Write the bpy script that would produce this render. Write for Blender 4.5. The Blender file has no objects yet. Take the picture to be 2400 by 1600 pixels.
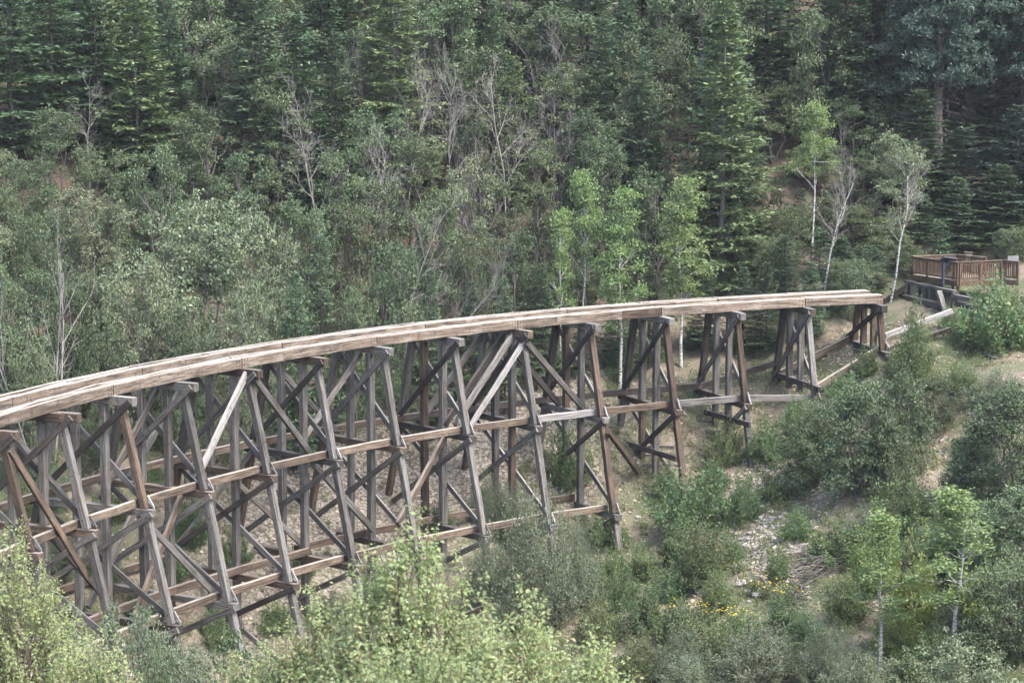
import bpy, math, random
import numpy as np
from mathutils import Vector, Matrix

R = math.radians
random.seed(7)
rng = np.random.default_rng(7)
SC = bpy.context.scene
COL = SC.collection

# ------------------------------------------------------------------ camera, light, exposure
F_PX, PITCH = 5283.6, 0.1267            # focal length in pixels of a 2400 px wide picture, downward tilt
cam_d = bpy.data.cameras.new('camera'); cam = bpy.data.objects.new('camera', cam_d); COL.objects.link(cam)
cam.location = (0, 0, 0); cam.rotation_euler = (math.pi / 2 - PITCH, 0, 0)
cam_d.sensor_width = 36; cam_d.lens = 36 * F_PX / 2400
cam_d.clip_start = 0.5; cam_d.clip_end = 3000
cam_d.dof.use_dof = True; cam_d.dof.focus_distance = 102; cam_d.dof.aperture_fstop = 3.2
SC.camera = cam
HAZE = 0.00015                          # density of the canyon air built at the end

SUN_EL, SUN_AZ = R(54), R(132)          # high, soft, from behind the viewer's right shoulder
world = bpy.data.worlds.new('World'); SC.world = world; world.use_nodes = True
wn = world.node_tree.nodes; wl = world.node_tree.links
sky = wn.new('ShaderNodeTexSky'); sky.sky_type = 'NISHITA'; sky.sun_disc = False
sky.sun_elevation = SUN_EL; sky.sun_rotation = SUN_AZ
sky.air_density = 1.0; sky.dust_density = 3.0; sky.ozone_density = 1.4; sky.altitude = 0
wl.new(sky.outputs[0], wn['Background'].inputs[0]); wn['Background'].inputs[1].default_value = 0.15
sun_d = bpy.data.lights.new('sun', 'SUN'); sun = bpy.data.objects.new('sun', sun_d); COL.objects.link(sun)
sun_d.energy = 1.45; sun_d.angle = R(20); sun_d.color = (1.0, 0.975, 0.94)
# sky sun_rotation is measured clockwise from +Y; the lamp looks along -Z
sdir = Vector((math.sin(SUN_AZ) * math.cos(SUN_EL), math.cos(SUN_AZ) * math.cos(SUN_EL), math.sin(SUN_EL)))
sun.rotation_euler = sdir.to_track_quat('Z', 'Y').to_euler()
SC.view_settings.view_transform = 'Standard'; SC.view_settings.look = 'None'
SC.view_settings.exposure = 2.08; SC.view_settings.gamma = 1.0; SC.view_settings.use_curve_mapping = False
SC.cycles.max_bounces = 6; SC.cycles.diffuse_bounces = 2; SC.cycles.glossy_bounces = 2
SC.cycles.transmission_bounces = 3; SC.cycles.transparent_max_bounces = 4; SC.cycles.volume_bounces = 0
SC.cycles.use_adaptive_sampling = True; SC.cycles.adaptive_threshold = 0.03; SC.cycles.adaptive_min_samples = 16
SC.cycles.use_denoising = True; SC.cycles.denoiser = 'OPENIMAGEDENOISE'

# ------------------------------------------------------------------ picture <-> place
CP, SP = math.cos(PITCH), math.sin(PITCH)
DS = 2400 / 2352                        # the notes below are in pixels of a 2352 px wide copy
def ray(px, py):
    rx = (px * DS - 1200) / F_PX; rv = (800 - py * DS) / F_PX
    return np.array([rx, CP + rv * SP, rv * CP - SP])
def at_depth(px, py, y):
    r = ray(px, py); return r * (y / r[1])
def at_level(px, py, z):
    r = ray(px, py); return r * (z / r[2])

# ------------------------------------------------------------------ materials
def new_mat(name):
    m = bpy.data.materials.new(name); m.use_nodes = True
    nt = m.node_tree; nt.nodes.clear()
    return m, nt.nodes, nt.links
def math_node(N, L, op, a, b=None):
    n = N.new('ShaderNodeMath'); n.operation = op
    for i, v in enumerate((a, b)):
        if v is None: continue
        if isinstance(v, (int, float)): n.inputs[i].default_value = v
        else: L.new(v, n.inputs[i])
    return n.outputs[0]
def mix_col(N, L, fac, a, b, mode='MIX'):
    n = N.new('ShaderNodeMix'); n.data_type = 'RGBA'; n.blend_type = mode
    for s, v in ((n.inputs[0], fac), (n.inputs[6], a), (n.inputs[7], b)):
        if isinstance(v, (int, float)): s.default_value = v
        elif isinstance(v, tuple): s.default_value = (*v, 1)
        else: L.new(v, s)
    return n.outputs[2]
def noise(N, L, vec, scale, detail=4, rough=0.55):
    n = N.new('ShaderNodeTexNoise'); n.inputs['Scale'].default_value = scale
    n.inputs['Detail'].default_value = detail; n.inputs['Roughness'].default_value = rough
    if vec is not None: L.new(vec, n.inputs['Vector'])
    return n.outputs[0]
def ramp(N, L, v, lo, hi):
    n = N.new('ShaderNodeMapRange'); n.inputs[1].default_value = lo; n.inputs[2].default_value = hi
    n.clamp = True; L.new(v, n.inputs[0]); return n.outputs[0]

def wood(name, base, stain, dark, stain_amt=0.5, bleach=(0.50, 0.46, 0.41), bleach_amt=0.55, vary=0.3):
    """sawn weathered timber: grain runs along the piece's own X axis"""
    m, N, L = new_mat(name)
    tc = N.new('ShaderNodeTexCoord'); oi = N.new('ShaderNodeObjectInfo'); ge = N.new('ShaderNodeNewGeometry')
    off = N.new('ShaderNodeVectorMath'); off.operation = 'MULTIPLY_ADD'
    L.new(oi.outputs['Random'], off.inputs[0]); off.inputs[1].default_value = (37, 53, 71); L.new(tc.outputs['Object'], off.inputs[2])
    mp = N.new('ShaderNodeMapping'); mp.inputs['Scale'].default_value = (0.45, 11, 11); L.new(off.outputs[0], mp.inputs[0])
    g = noise(N, L, mp.outputs[0], 2.2, 3, 0.65)
    mp2 = N.new('ShaderNodeMapping'); mp2.inputs['Scale'].default_value = (0.9, 3, 3); L.new(off.outputs[0], mp2.inputs[0])
    s = noise(N, L, mp2.outputs[0], 0.8, 2, 0.6)
    blot = noise(N, L, off.outputs[0], 5.0, 2, 0.7)
    c = mix_col(N, L, math_node(N, L, 'MULTIPLY', ramp(N, L, s, 0.42, 0.66), stain_amt), base, stain)
    c = mix_col(N, L, ramp(N, L, g, 0.56, 0.34), c, dark)
    c = mix_col(N, L, math_node(N, L, 'MULTIPLY', ramp(N, L, blot, 0.56, 0.72), 0.7), c, dark)
    mp3 = N.new('ShaderNodeMapping'); mp3.inputs['Scale'].default_value = (0.35, 24, 24); L.new(off.outputs[0], mp3.inputs[0])
    ck = noise(N, L, mp3.outputs[0], 1.0, 1, 0.5)
    c = mix_col(N, L, math_node(N, L, 'MULTIPLY', ramp(N, L, ck, 0.60, 0.68), 0.75), c, tuple(v * 0.6 for v in dark))
    sep = N.new('ShaderNodeSeparateXYZ'); L.new(ge.outputs['Normal'], sep.inputs[0])
    up = math_node(N, L, 'MULTIPLY', ramp(N, L, sep.outputs[2], 0.55, 0.9), math_node(N, L, 'MULTIPLY', ramp(N, L, g, 0.25, 0.6), bleach_amt))
    c = mix_col(N, L, up, c, bleach)
    hsv = N.new('ShaderNodeHueSaturation'); L.new(c, hsv.inputs['Color'])
    rv = N.new('ShaderNodeMapRange'); rv.inputs[3].default_value = 1 - vary; rv.inputs[4].default_value = 1 + vary
    L.new(oi.outputs['Random'], rv.inputs[0]); L.new(rv.outputs[0], hsv.inputs['Value'])
    b = N.new('ShaderNodeBsdfPrincipled'); L.new(hsv.outputs[0], b.inputs['Base Color'])
    b.inputs['Roughness'].default_value = 0.9; b.inputs['Specular IOR Level'].default_value = 0.15
    bp = N.new('ShaderNodeBump'); bp.inputs['Strength'].default_value = 0.6; bp.inputs['Distance'].default_value = 0.03
    L.new(g, bp.inputs['Height']); L.new(bp.outputs[0], b.inputs['Normal'])
    o = N.new('ShaderNodeOutputMaterial'); L.new(b.outputs[0], o.inputs[0])
    return m

def leaf(name, c1, c2, c3=None, c3_amt=0.12, trans=0.35, vary=0.25, hue=0.03):
    """c1..c2 from leaf to leaf, c3 on a few leaves; whole plants differ a little"""
    m, N, L = new_mat(name)
    ge = N.new('ShaderNodeNewGeometry'); oi = N.new('ShaderNodeObjectInfo'); tc = N.new('ShaderNodeTexCoord')
    rnd = ge.outputs['Random Per Island']
    c = mix_col(N, L, rnd, c1, c2)
    if c3:
        big = noise(N, L, tc.outputs['Object'], 0.55, 3)
        pick = math_node(N, L, 'GREATER_THAN', math_node(N, L, 'ADD', math_node(N, L, 'FRACT', math_node(N, L, 'MULTIPLY', rnd, 17.3)), math_node(N, L, 'MULTIPLY', math_node(N, L, 'SUBTRACT', big, 0.5), 0.9)), 1 - c3_amt)
        c = mix_col(N, L, pick, c, c3)
    hsv = N.new('ShaderNodeHueSaturation'); L.new(c, hsv.inputs['Color'])
    r1 = N.new('ShaderNodeMapRange'); r1.inputs[3].default_value = 1 - vary; r1.inputs[4].default_value = 1 + vary
    L.new(oi.outputs['Random'], r1.inputs[0]); L.new(r1.outputs[0], hsv.inputs['Value'])
    f = math_node(N, L, 'FRACT', math_node(N, L, 'MULTIPLY', oi.outputs['Random'], 7.77))
    r2 = N.new('ShaderNodeMapRange'); r2.inputs[3].default_value = 0.5 - hue; r2.inputs[4].default_value = 0.5 + hue
    L.new(f, r2.inputs[0]); L.new(r2.outputs[0], hsv.inputs['Hue'])
    d = N.new('ShaderNodeBsdfPrincipled'); L.new(hsv.outputs[0], d.inputs['Base Color'])
    d.inputs['Roughness'].default_value = 0.55; d.inputs['Specular IOR Level'].default_value = 0.25
    t = N.new('ShaderNodeBsdfTranslucent'); tcx = mix_col(N, L, 1.0, hsv.outputs[0], (1.25, 1.3, 0.7), 'MULTIPLY'); L.new(tcx, t.inputs[0])
    mx = N.new('ShaderNodeMixShader'); mx.inputs[0].default_value = trans
    L.new(d.outputs[0], mx.inputs[1]); L.new(t.outputs[0], mx.inputs[2])
    o = N.new('ShaderNodeOutputMaterial'); L.new(mx.outputs[0], o.inputs[0])
    return m

def rough_mat(name, c1, c2, scale=(6, 6, 6), nscale=1.5, lo=0.35, hi=0.65, rough=0.9, bump=0.3, vary=0.2, island=False):
    m, N, L = new_mat(name)
    tc = N.new('ShaderNodeTexCoord'); oi = N.new('ShaderNodeObjectInfo')
    off = N.new('ShaderNodeVectorMath'); off.operation = 'MULTIPLY_ADD'
    L.new(oi.outputs['Random'], off.inputs[0]); off.inputs[1].default_value = (17, 23, 31); L.new(tc.outputs['Object'], off.inputs[2])
    mp = N.new('ShaderNodeMapping'); mp.inputs['Scale'].default_value = scale; L.new(off.outputs[0], mp.inputs[0])
    n = noise(N, L, mp.outputs[0], nscale, 2, 0.6)
    c = mix_col(N, L, ramp(N, L, n, lo, hi), c1, c2)
    hsv = N.new('ShaderNodeHueSaturation'); L.new(c, hsv.inputs['Color'])
    r1 = N.new('ShaderNodeMapRange'); r1.inputs[3].default_value = 1 - vary; r1.inputs[4].default_value = 1 + vary
    if island:
        ge = N.new('ShaderNodeNewGeometry'); L.new(ge.outputs['Random Per Island'], r1.inputs[0])
    else: L.new(oi.outputs['Random'], r1.inputs[0])
    L.new(r1.outputs[0], hsv.inputs['Value'])
    b = N.new('ShaderNodeBsdfPrincipled'); L.new(hsv.outputs[0], b.inputs['Base Color'])
    b.inputs['Roughness'].default_value = rough; b.inputs['Specular IOR Level'].default_value = 0.2
    if bump:
        bp = N.new('ShaderNodeBump'); bp.inputs['Strength'].default_value = bump; bp.inputs['Distance'].default_value = 0.05
        L.new(n, bp.inputs['Height']); L.new(bp.outputs[0], b.inputs['Normal'])
    o = N.new('ShaderNodeOutputMaterial'); L.new(b.outputs[0], o.inputs[0])
    return m

W_GREY = wood('weathered_grey_timber', (0.160, 0.152, 0.140), (0.120, 0.092, 0.068), (0.054, 0.048, 0.043), 0.55, bleach=(0.35, 0.335, 0.31), bleach_amt=0.45, vary=0.34)
W_BROWN = wood('rust_brown_timber', (0.086, 0.062, 0.046), (0.158, 0.110, 0.074), (0.032, 0.026, 0.023), 0.75, bleach=(0.35, 0.305, 0.26), bleach_amt=0.5, vary=0.28)
W_DARK = wood('dark_creosoted_timber', (0.068, 0.058, 0.051), (0.095, 0.072, 0.056), (0.032, 0.028, 0.026), 0.5, bleach=(0.29, 0.268, 0.245), bleach_amt=0.5, vary=0.3)
W_TAN = wood('stringer_timber', (0.175, 0.135, 0.102), (0.290, 0.243, 0.192), (0.056, 0.042, 0.034), 0.9, bleach=(0.45, 0.405, 0.345), bleach_amt=0.92, vary=0.24)
W_GIRT = wood('girt_timber', (0.128, 0.095, 0.070), (0.205, 0.158, 0.115), (0.048, 0.037, 0.030), 0.8, bleach=(0.39, 0.35, 0.30), bleach_amt=0.9, vary=0.28)
W_PALE = wood('bleached_timber', (0.320, 0.306, 0.288), (0.245, 0.217, 0.190), (0.135, 0.123, 0.114), 0.5, bleach_amt=0.5, vary=0.12)
W_DECK = wood('stained_deck_timber', (0.128, 0.084, 0.055), (0.106, 0.070, 0.047), (0.060, 0.042, 0.031), 0.5, bleach=(0.33, 0.275, 0.22), bleach_amt=0.8, vary=0.2)
M_BOLT = rough_mat('rusted_iron', (0.022, 0.018, 0.016), (0.040, 0.026, 0.020), bump=0)
M_SIGN = rough_mat('slate_blue_painted_steel', (0.052, 0.060, 0.075), (0.042, 0.049, 0.062), rough=0.5, bump=0, vary=0.05)
M_BOARD = rough_mat('pale_sign_board', (0.20, 0.205, 0.20), (0.16, 0.165, 0.16), rough=0.6, bump=0, vary=0.05)
M_GLASSY = rough_mat('grey_notice_panel', (0.16, 0.17, 0.17), (0.12, 0.13, 0.13), rough=0.4, bump=0, vary=0.05)

# ------------------------------------------------------------------ mesh helpers
WM = {}                                  # world matrix of every object built so far, for parenting
def tag(o, label=None, cat=None, group=None, kind=None):
    if label: o['label'] = label
    if cat: o['category'] = cat
    if group: o['group'] = group
    if kind: o['kind'] = kind
    return o
def link(name, me, parent=None, mw=None):
    o = bpy.data.objects.new(name, me); COL.objects.link(o)
    mw = mw or Matrix.Identity(4); WM[o.name] = mw
    if parent is not None:
        o.parent = parent; mw = WM[parent.name].inverted() @ mw
    o.matrix_basis = mw
    return o
def empty(name, loc, parent=None):
    o = link(name, None, parent, Matrix.Translation(Vector(loc))); o.empty_display_size = 0.2
    return o
class MB:
    def __init__(s): s.V = []; s.F = []; s.n = 0
    def add(s, V, F):
        V = np.asarray(V, float).reshape(-1, 3); F = np.asarray(F, np.int64)
        s.V.append(V); s.F.append(F + s.n); s.n += len(V); return s
    def mesh(s, name, mat, smooth=False):
        V = np.concatenate(s.V) if s.V else np.zeros((0, 3))
        me = bpy.data.meshes.new(name)
        tot = np.concatenate([np.full(len(f), f.shape[1]) for f in s.F]); idx = np.concatenate([f.ravel() for f in s.F])
        me.vertices.add(len(V)); me.vertices.foreach_set('co', V.astype(np.float32).ravel())
        me.loops.add(len(idx)); me.loops.foreach_set('vertex_index', idx.astype(np.int32))
        me.polygons.add(len(tot)); me.polygons.foreach_set('loop_start', np.concatenate([[0], np.cumsum(tot)[:-1]]).astype(np.int32))
        me.polygons.foreach_set('use_smooth', np.full(len(tot), smooth))
        me.materials.append(mat); me.update(calc_edges=True)
        return me
    def tube(s, P, rad, sides=6, cap=True):
        P = np.asarray(P, float); rad = np.broadcast_to(np.asarray(rad, float), (len(P),)); m = len(P)
        T = np.gradient(P, axis=0); T /= np.linalg.norm(T, axis=1, keepdims=True) + 1e-9
        ref = np.array([0.31, 0.93, 0.2]) if abs(T[0, 2]) > 0.8 else np.array([0, 0, 1.0])
        A = np.cross(T, ref); A /= np.linalg.norm(A, axis=1, keepdims=True) + 1e-9; B = np.cross(T, A)
        a = np.arange(sides) * 2 * math.pi / sides
        V = P[:, None] + rad[:, None, None] * (np.cos(a)[None, :, None] * A[:, None] + np.sin(a)[None, :, None] * B[:, None])
        i = np.arange(m - 1)[:, None] * sides; j = np.arange(sides)[None]; k = (j + 1) % sides
        F = np.stack([i + j, i + k, i + sides + k, i + sides + j], -1).reshape(-1, 4)
        s.add(V.reshape(-1, 3), F)
        return s
    def leaves(s, C, D, Nn, ln, wd, fold=0.0):
        """one rhombic leaf per row: centre of its base C, direction D, normal Nn"""
        C = np.asarray(C); n = len(C)
        D = D / (np.linalg.norm(D, axis=1, keepdims=True) + 1e-9)
        S = np.cross(D, Nn); S /= np.linalg.norm(S, axis=1, keepdims=True) + 1e-9
        U = np.cross(S, D)
        ln = np.broadcast_to(ln, (n,))[:, None]; wd = np.broadcast_to(wd, (n,))[:, None]
        if not fold:
            V = np.stack([C, C + D * ln * 0.55 + S * wd * 0.5, C + D * ln, C + D * ln * 0.45 - S * wd * 0.5], 1)
            s.add(V.reshape(-1, 3), np.arange(n * 4).reshape(n, 4))
        else:   # a keeled, drooping blade of four faces
            mid = C + D * ln * 0.5 - U * ln * 0.02; tip = C + D * ln * 0.95 - U * ln * fold
            l = C + D * ln * 0.42 + S * wd * 0.5 + U * wd * fold; r = C + D * ln * 0.42 - S * wd * 0.5 + U * wd * fold
            V = np.stack([C, l, mid, r, tip], 1).reshape(-1, 3); b = np.arange(n)[:, None] * 5
            s.add(V, np.concatenate([b + [0, 2, 1], b + [0, 3, 2], b + [1, 2, 4], b + [2, 3, 4]]))
        return s
def box_mesh(name, mat, lx, ly, lz, ch=0.012, jit=0.0, seed=None):
    """chamfered timber centred on the origin, length along X"""
    rg = np.random.default_rng(seed) if seed is not None else rng
    hx, hy, hz = lx / 2, ly / 2, lz / 2; c = min(ch, hy * 0.4, hz * 0.4)
    prof = np.array([[hy - c, hz], [-hy + c, hz], [-hy, hz - c], [-hy, -hz + c], [-hy + c, -hz], [hy - c, -hz], [hy, -hz + c], [hy, hz - c]])
    xs = [-hx, -hx + c, hx - c, hx]; V = []
    ns = max(0, int(lx / 1.5)) if jit else 0
    xs = [-hx, -hx + c] + [(-hx + c) + (lx - 2 * c) * (i + 1) / (ns + 1) for i in range(ns)] + [hx - c, hx]
    for i, x in enumerate(xs):
        k = 1 - c / max(hy, hz) if i in (0, len(xs) - 1) else 1
        p = prof * k
        if jit and 1 < i < len(xs) - 2: p = p + rg.normal(0, jit, 2)
        V += [(x, a, b) for a, b in p]
    F4 = []
    for i in range(len(xs) - 1):
        for j in range(8):
            k = (j + 1) % 8; F4.append((i * 8 + j, i * 8 + 8 + j, i * 8 + 8 + k, i * 8 + k))
    e = (len(xs) - 1) * 8
    mb = MB(); mb.V = [np.array(V)]; mb.n = len(V); mb.F = [np.array(F4), np.array([[0, 1, 2, 3, 4, 5, 6, 7]]), np.array([[e + 7 - j for j in range(8)]])]
    return mb.mesh(name, mat)
def frame(p0, p1, up):
    x = (p1 - p0).normalized(); z = (up - x * up.dot(x))
    if z.length < 1e-4: z = Vector((1, 0, 0)) - x * x.x
    z.normalize(); y = z.cross(x)
    return Matrix(((x.x, y.x, z.x, 0), (x.y, y.y, z.y, 0), (x.z, y.z, z.z, 0), (0, 0, 0, 1)))
def beam(name, p0, p1, w, h, mat, parent=None, up=(0, 0, 1), ch=0.014, jit=0.006):
    """a timber from p0 to p1, w across, h in the direction of up"""
    p0, p1 = Vector(p0), Vector(p1)
    me = box_mesh(name, mat, (p1 - p0).length, w, h, ch, jit)
    return link(name, me, parent, Matrix.Translation((p0 + p1) / 2) @ frame(p0, p1, Vector(up)))
_bolt = None
def bolt(p, direction, parent, r=0.026):
    global _bolt
    if _bolt is None:
        mb = MB(); a = np.arange(8) * math.pi / 4
        V = [(-0.03, r * math.cos(t), r * math.sin(t)) for t in a] + [(0.022, r * math.cos(t), r * math.sin(t)) for t in a] + [(0.032, 0, 0)]
        mb.add(V, [[j, (j + 1) % 8, 8 + (j + 1) % 8, 8 + j] for j in range(8)]); mb.F.append(np.array([[8 + j, 8 + (j + 1) % 8, 16] for j in range(8)]))
        _bolt = mb.mesh('bolt', M_BOLT)
    p = Vector(p); return link('bolt', _bolt, parent, Matrix.Translation(p) @ frame(p, p + Vector(direction), Vector((0, 0, 1))))

# ------------------------------------------------------------------ the line of the trestle
X0, Y0, Z0, HEAD, KAP, GRADE, UC = 16.1078, 116.8765, -11.5225, 0.1927, 0.0179, 0.0152, 7.6225
S_BENT = [None, 0.21, 4.6, 9.03, 13.55, 18.33, 22.77, 27.29, 32.06, 36.55, 41.26, 45.86, 50.35, 54.83, 59.36, 63.9, 68.5]
def plan(s):
    h = HEAD + KAP * s
    c = np.array([X0 - (math.sin(h) - math.sin(HEAD)) / KAP, Y0 + (math.cos(h) - math.cos(HEAD)) / KAP])
    n = np.array([math.sin(h), -math.cos(h)])
    return c + n * UC, n
def W(s, u, z):
    """s along the deck from its broken end, u across towards the viewer, z below the deck top"""
    c, n = plan(s); return Vector((c[0] + n[0] * u, c[1] + n[1] * u, Z0 - GRADE * s + z))
def along(s):
    h = HEAD + KAP * s; return Vector((-math.cos(h), -math.sin(h), 0))

# ------------------------------------------------------------------ terrain
CTRL = []
GR = {1: (-2.5, -2.7), 2: (-3.9, -5.2), 3: (-4.7, -7.7), 4: (-6.3, -8.6), 5: (-6.9, -10.8), 6: (-7.9, -11.1), 7: (-8.5, -11.3),
      8: (-8.5, -12.2), 9: (-8.6, -12.9), 10: (-9, -13.5), 11: (-9.2, -14), 12: (-9.3, -14.2), 13: (-9.3, -14.2), 14: (-9, -14), 15: (-8.6, -14), 16: (-8, -14)}
for k, (a, b) in GR.items():
    s = S_BENT[k]
    CTRL += [W(s, -2.8, a), W(s, 3.3, b), W(s, -14, a + 5.3), W(s, -34, a + 16)]
    if k % 3 == 1: CTRL += [W(s, -75, a + 38), W(s, -130, a + 66)]
CTRL += [Vector(p) for p in [
    (21.2, 112.5, -12.9), (22.5, 109.5, -13.5), (24.5, 113, -12.2), (29, 113, -11.6), (36, 111, -11), (24, 120, -11.0), (34, 122, -8.5), (30, 140, 1),
    (21, 106, -14.1), (27, 104, -13.8), (18.2, 98, -18.0), (14.5, 97, -18.9), (10.6, 97, -21.0), (10.2, 90, -22.2), (4.8, 84, -24), (17, 75, -22.5), (19.2, 88, -19.6),
    (24, 95, -16.5), (28, 80, -17.5), (36, 95, -12), (40, 70, -13), (2, 92, -23.6), (-3, 84, -26), (-10, 76, -27.8), (-20, 66, -29), (6, 72, -26), (14, 60, -24),
    (-4, 62, -27.5), (-22, 52, -28), (0, 48, -21.5), (12, 40, -16), (-14, 40, -19.5), (0, 28, -13.2), (-12, 25, -11.5), (10, 24, -9.5), (0, 10, -4.6), (0, 0, -1.8),
    (-20, 5, -4), (20, 5, -2), (40, 30, -7), (-40, 30, -14), (-45, 60, -24), (-40, 85, -18), (-52, 100, -6), (45, 50, -11), (50, 100, -5), (0, -15, 2), (-30, -15, 1), (30, -15, 3)]]
CT = np.array([tuple(p) for p in CTRL])
def _tps(r): return np.where(r > 1e-9, r * r * np.log(np.maximum(r, 1e-9)), 0.0)
_n = len(CT); _K = _tps(np.linalg.norm(CT[:, None, :2] - CT[None, :, :2], axis=2)) + np.eye(_n) * 2.0
_P = np.c_[np.ones(_n), CT[:, :2]]; _A = np.block([[_K, _P], [_P.T, np.zeros((3, 3))]])
_w = np.linalg.solve(_A, np.r_[CT[:, 2], 0, 0, 0])
_nr = np.random.default_rng(3)
_WV = [(_nr.normal(0, 1, 2) * f, _nr.uniform(0, 6.28), a) for f, a in ((0.25, .22), (0.3, .2), (0.5, .14), (0.6, .12), (0.9, .09), (1.1, .08), (1.6, .05), (2.0, .045), (2.6, .03), (3.1, .03))]
def ground_z(x, y):
    x = np.atleast_1d(np.asarray(x, float)); y = np.atleast_1d(np.asarray(y, float)); out = np.zeros(len(x))
    for i in range(0, len(x), 20000):
        q = np.c_[x[i:i + 20000], y[i:i + 20000]]
        out[i:i + 20000] = _tps(np.linalg.norm(q[:, None] - CT[None, :, :2], axis=2)) @ _w[:_n] + _w[_n] + q @ _w[_n + 1:]
    for k, ph, a in _WV: out += a * 0.8 * np.sin(k[0] * x + k[1] * y + ph)
    return out
def gz(x, y): return float(ground_z(x, y)[0])
def ground_hit(px, py, y0=40, y1=220):
    r = ray(px, py); r = r / r[1]
    for step in (1.5, 0.1):              # coarse march, then refine inside the bracket
        ys = np.arange(y0, y1 + step, step); d = r[2] * ys - ground_z(r[0] * ys, ys)
        i = int(np.argmax(d < 0)) if (d < 0).any() else len(ys) - 1
        y0, y1 = ys[max(i - 1, 0)], ys[i]
    return Vector(r * ys[i])

def axis_pts(lo, hi, step, olo, ohi):
    a = list(np.arange(lo, hi + 1e-6, step)); st = step; x = hi
    while x < ohi: st *= 1.35; x += st; a.append(x)
    st = step; x = lo
    while x > olo: st *= 1.35; x -= st; a.insert(0, x)
    return np.array(a)
gx = axis_pts(-42, 42, 0.42, -260, 260); gy = axis_pts(55, 160, 0.42, -120, 380)
GX, GY = np.meshgrid(gx, gy); _zc = ground_z(np.clip(GX.ravel(), -110, 110), np.clip(GY.ravel(), -15, 200))
_zc += np.maximum(np.abs(GX.ravel()) - 110, 0) * 0.15 + np.maximum(GY.ravel() - 200, 0) * 0.2
_zc += _nr.normal(0, 0.035, len(_zc))
nx, ny = len(gx), len(gy)
ii = (np.arange(ny - 1)[:, None] * nx + np.arange(nx - 1)[None]).ravel()

def ground_material():
    m, N, L = new_mat('hillside_ground')
    ge = N.new('ShaderNodeNewGeometry'); pos = ge.outputs['Position']
    n1 = noise(N, L, pos, 0.23, 2, 0.6); n2 = noise(N, L, pos, 1.6, 3, 0.65); n3 = noise(N, L, pos, 9.0, 2, 0.7)
    at = N.new('ShaderNodeVertexColor'); at.layer_name = 'cover'
    sp = N.new('ShaderNodeSeparateColor'); L.new(at.outputs[0], sp.inputs[0])
    soil = mix_col(N, L, ramp(N, L, n2, 0.35, 0.65), (0.124, 0.098, 0.074), (0.212, 0.174, 0.134))
    vo = N.new('ShaderNodeTexVoronoi'); vo.inputs['Scale'].default_value = 7.5; L.new(pos, vo.inputs['Vector'])
    hs = N.new('ShaderNodeSeparateColor'); L.new(vo.outputs['Color'], hs.inputs[0])
    peb = mix_col(N, L, ramp(N, L, hs.outputs[0], 0.1, 0.9), (0.102, 0.087, 0.067), (0.285, 0.254, 0.206))
    grav = mix_col(N, L, ramp(N, L, vo.outputs['Distance'], 0.55, 0.75), peb, (0.080, 0.063, 0.050))
    litter = mix_col(N, L, ramp(N, L, n3, 0.38, 0.64), (0.060, 0.047, 0.038), (0.122, 0.088, 0.068))
    weed = mix_col(N, L, ramp(N, L, n3, 0.35, 0.65), (0.060, 0.074, 0.038), (0.115, 0.128, 0.068))
    def fz(v): # break the edge of a patch up with noise
        return ramp(N, L, math_node(N, L, 'ADD', v, math_node(N, L, 'MULTIPLY', math_node(N, L, 'SUBTRACT', n2, 0.5), 0.9)), 0.35, 0.65)
    c = mix_col(N, L, fz(sp.outputs[0]), soil, grav)
    c = mix_col(N, L, fz(sp.outputs[1]), c, litter)
    c = mix_col(N, L, math_node(N, L, 'MULTIPLY', ramp(N, L, math_node(N, L, 'ADD', n1, math_node(N, L, 'MULTIPLY', math_node(N, L, 'SUBTRACT', n3, 0.5), 0.4)), 0.45, 0.58), sp.outputs[2]), c, weed)
    b = N.new('ShaderNodeBsdfPrincipled'); L.new(c, b.inputs['Base Color']); b.inputs['Roughness'].default_value = 0.95
    b.inputs['Specular IOR Level'].default_value = 0.1
    o = N.new('ShaderNodeOutputMaterial'); L.new(b.outputs[0], o.inputs[0])
    return m
mb = MB(); mb.add(np.c_[GX.ravel(), GY.ravel(), _zc], np.stack([ii, ii + 1, ii + 1 + nx, ii + nx], 1))
gme = mb.mesh('ground', ground_material(), smooth=True)
# what covers the ground where: red gravel, green forest litter, blue weeds
_c0 = np.array([26.8, 62.1]); _rr = np.hypot(GX.ravel() - _c0[0], GY.ravel() - _c0[1]) - 48.2    # metres behind the trestle line
_gx, _gy = GX.ravel(), GY.ravel()
cov = np.zeros((len(_gx), 4)); cov[:, 3] = 1
cov[:, 0] = np.clip(1.3 - np.abs(_rr - 4.5) / 8, 0, 1) * np.clip((10 - _gx) / 8, 0, 1) * np.clip((_gx + 16) / 5, 0, 1) + 0.45 * np.clip(1 - np.hypot(_gx - 12.5, (_gy - 96)) / 9, 0, 1)
cov[:, 1] = np.clip((_rr - 9) / 6, 0, 1)
cov[:, 2] = np.clip(1.2 - cov[:, 0] * 1.2 - cov[:, 1] * 0.6, 0, 1)
ca = gme.color_attributes.new('cover', 'FLOAT_COLOR', 'POINT'); ca.data.foreach_set('color', cov.astype(np.float32).ravel())
ground = link('ground', gme); tag(ground, 'steep brown hillside of soil, gravel and leaf litter under the trestle', 'ground', kind='structure')

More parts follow.
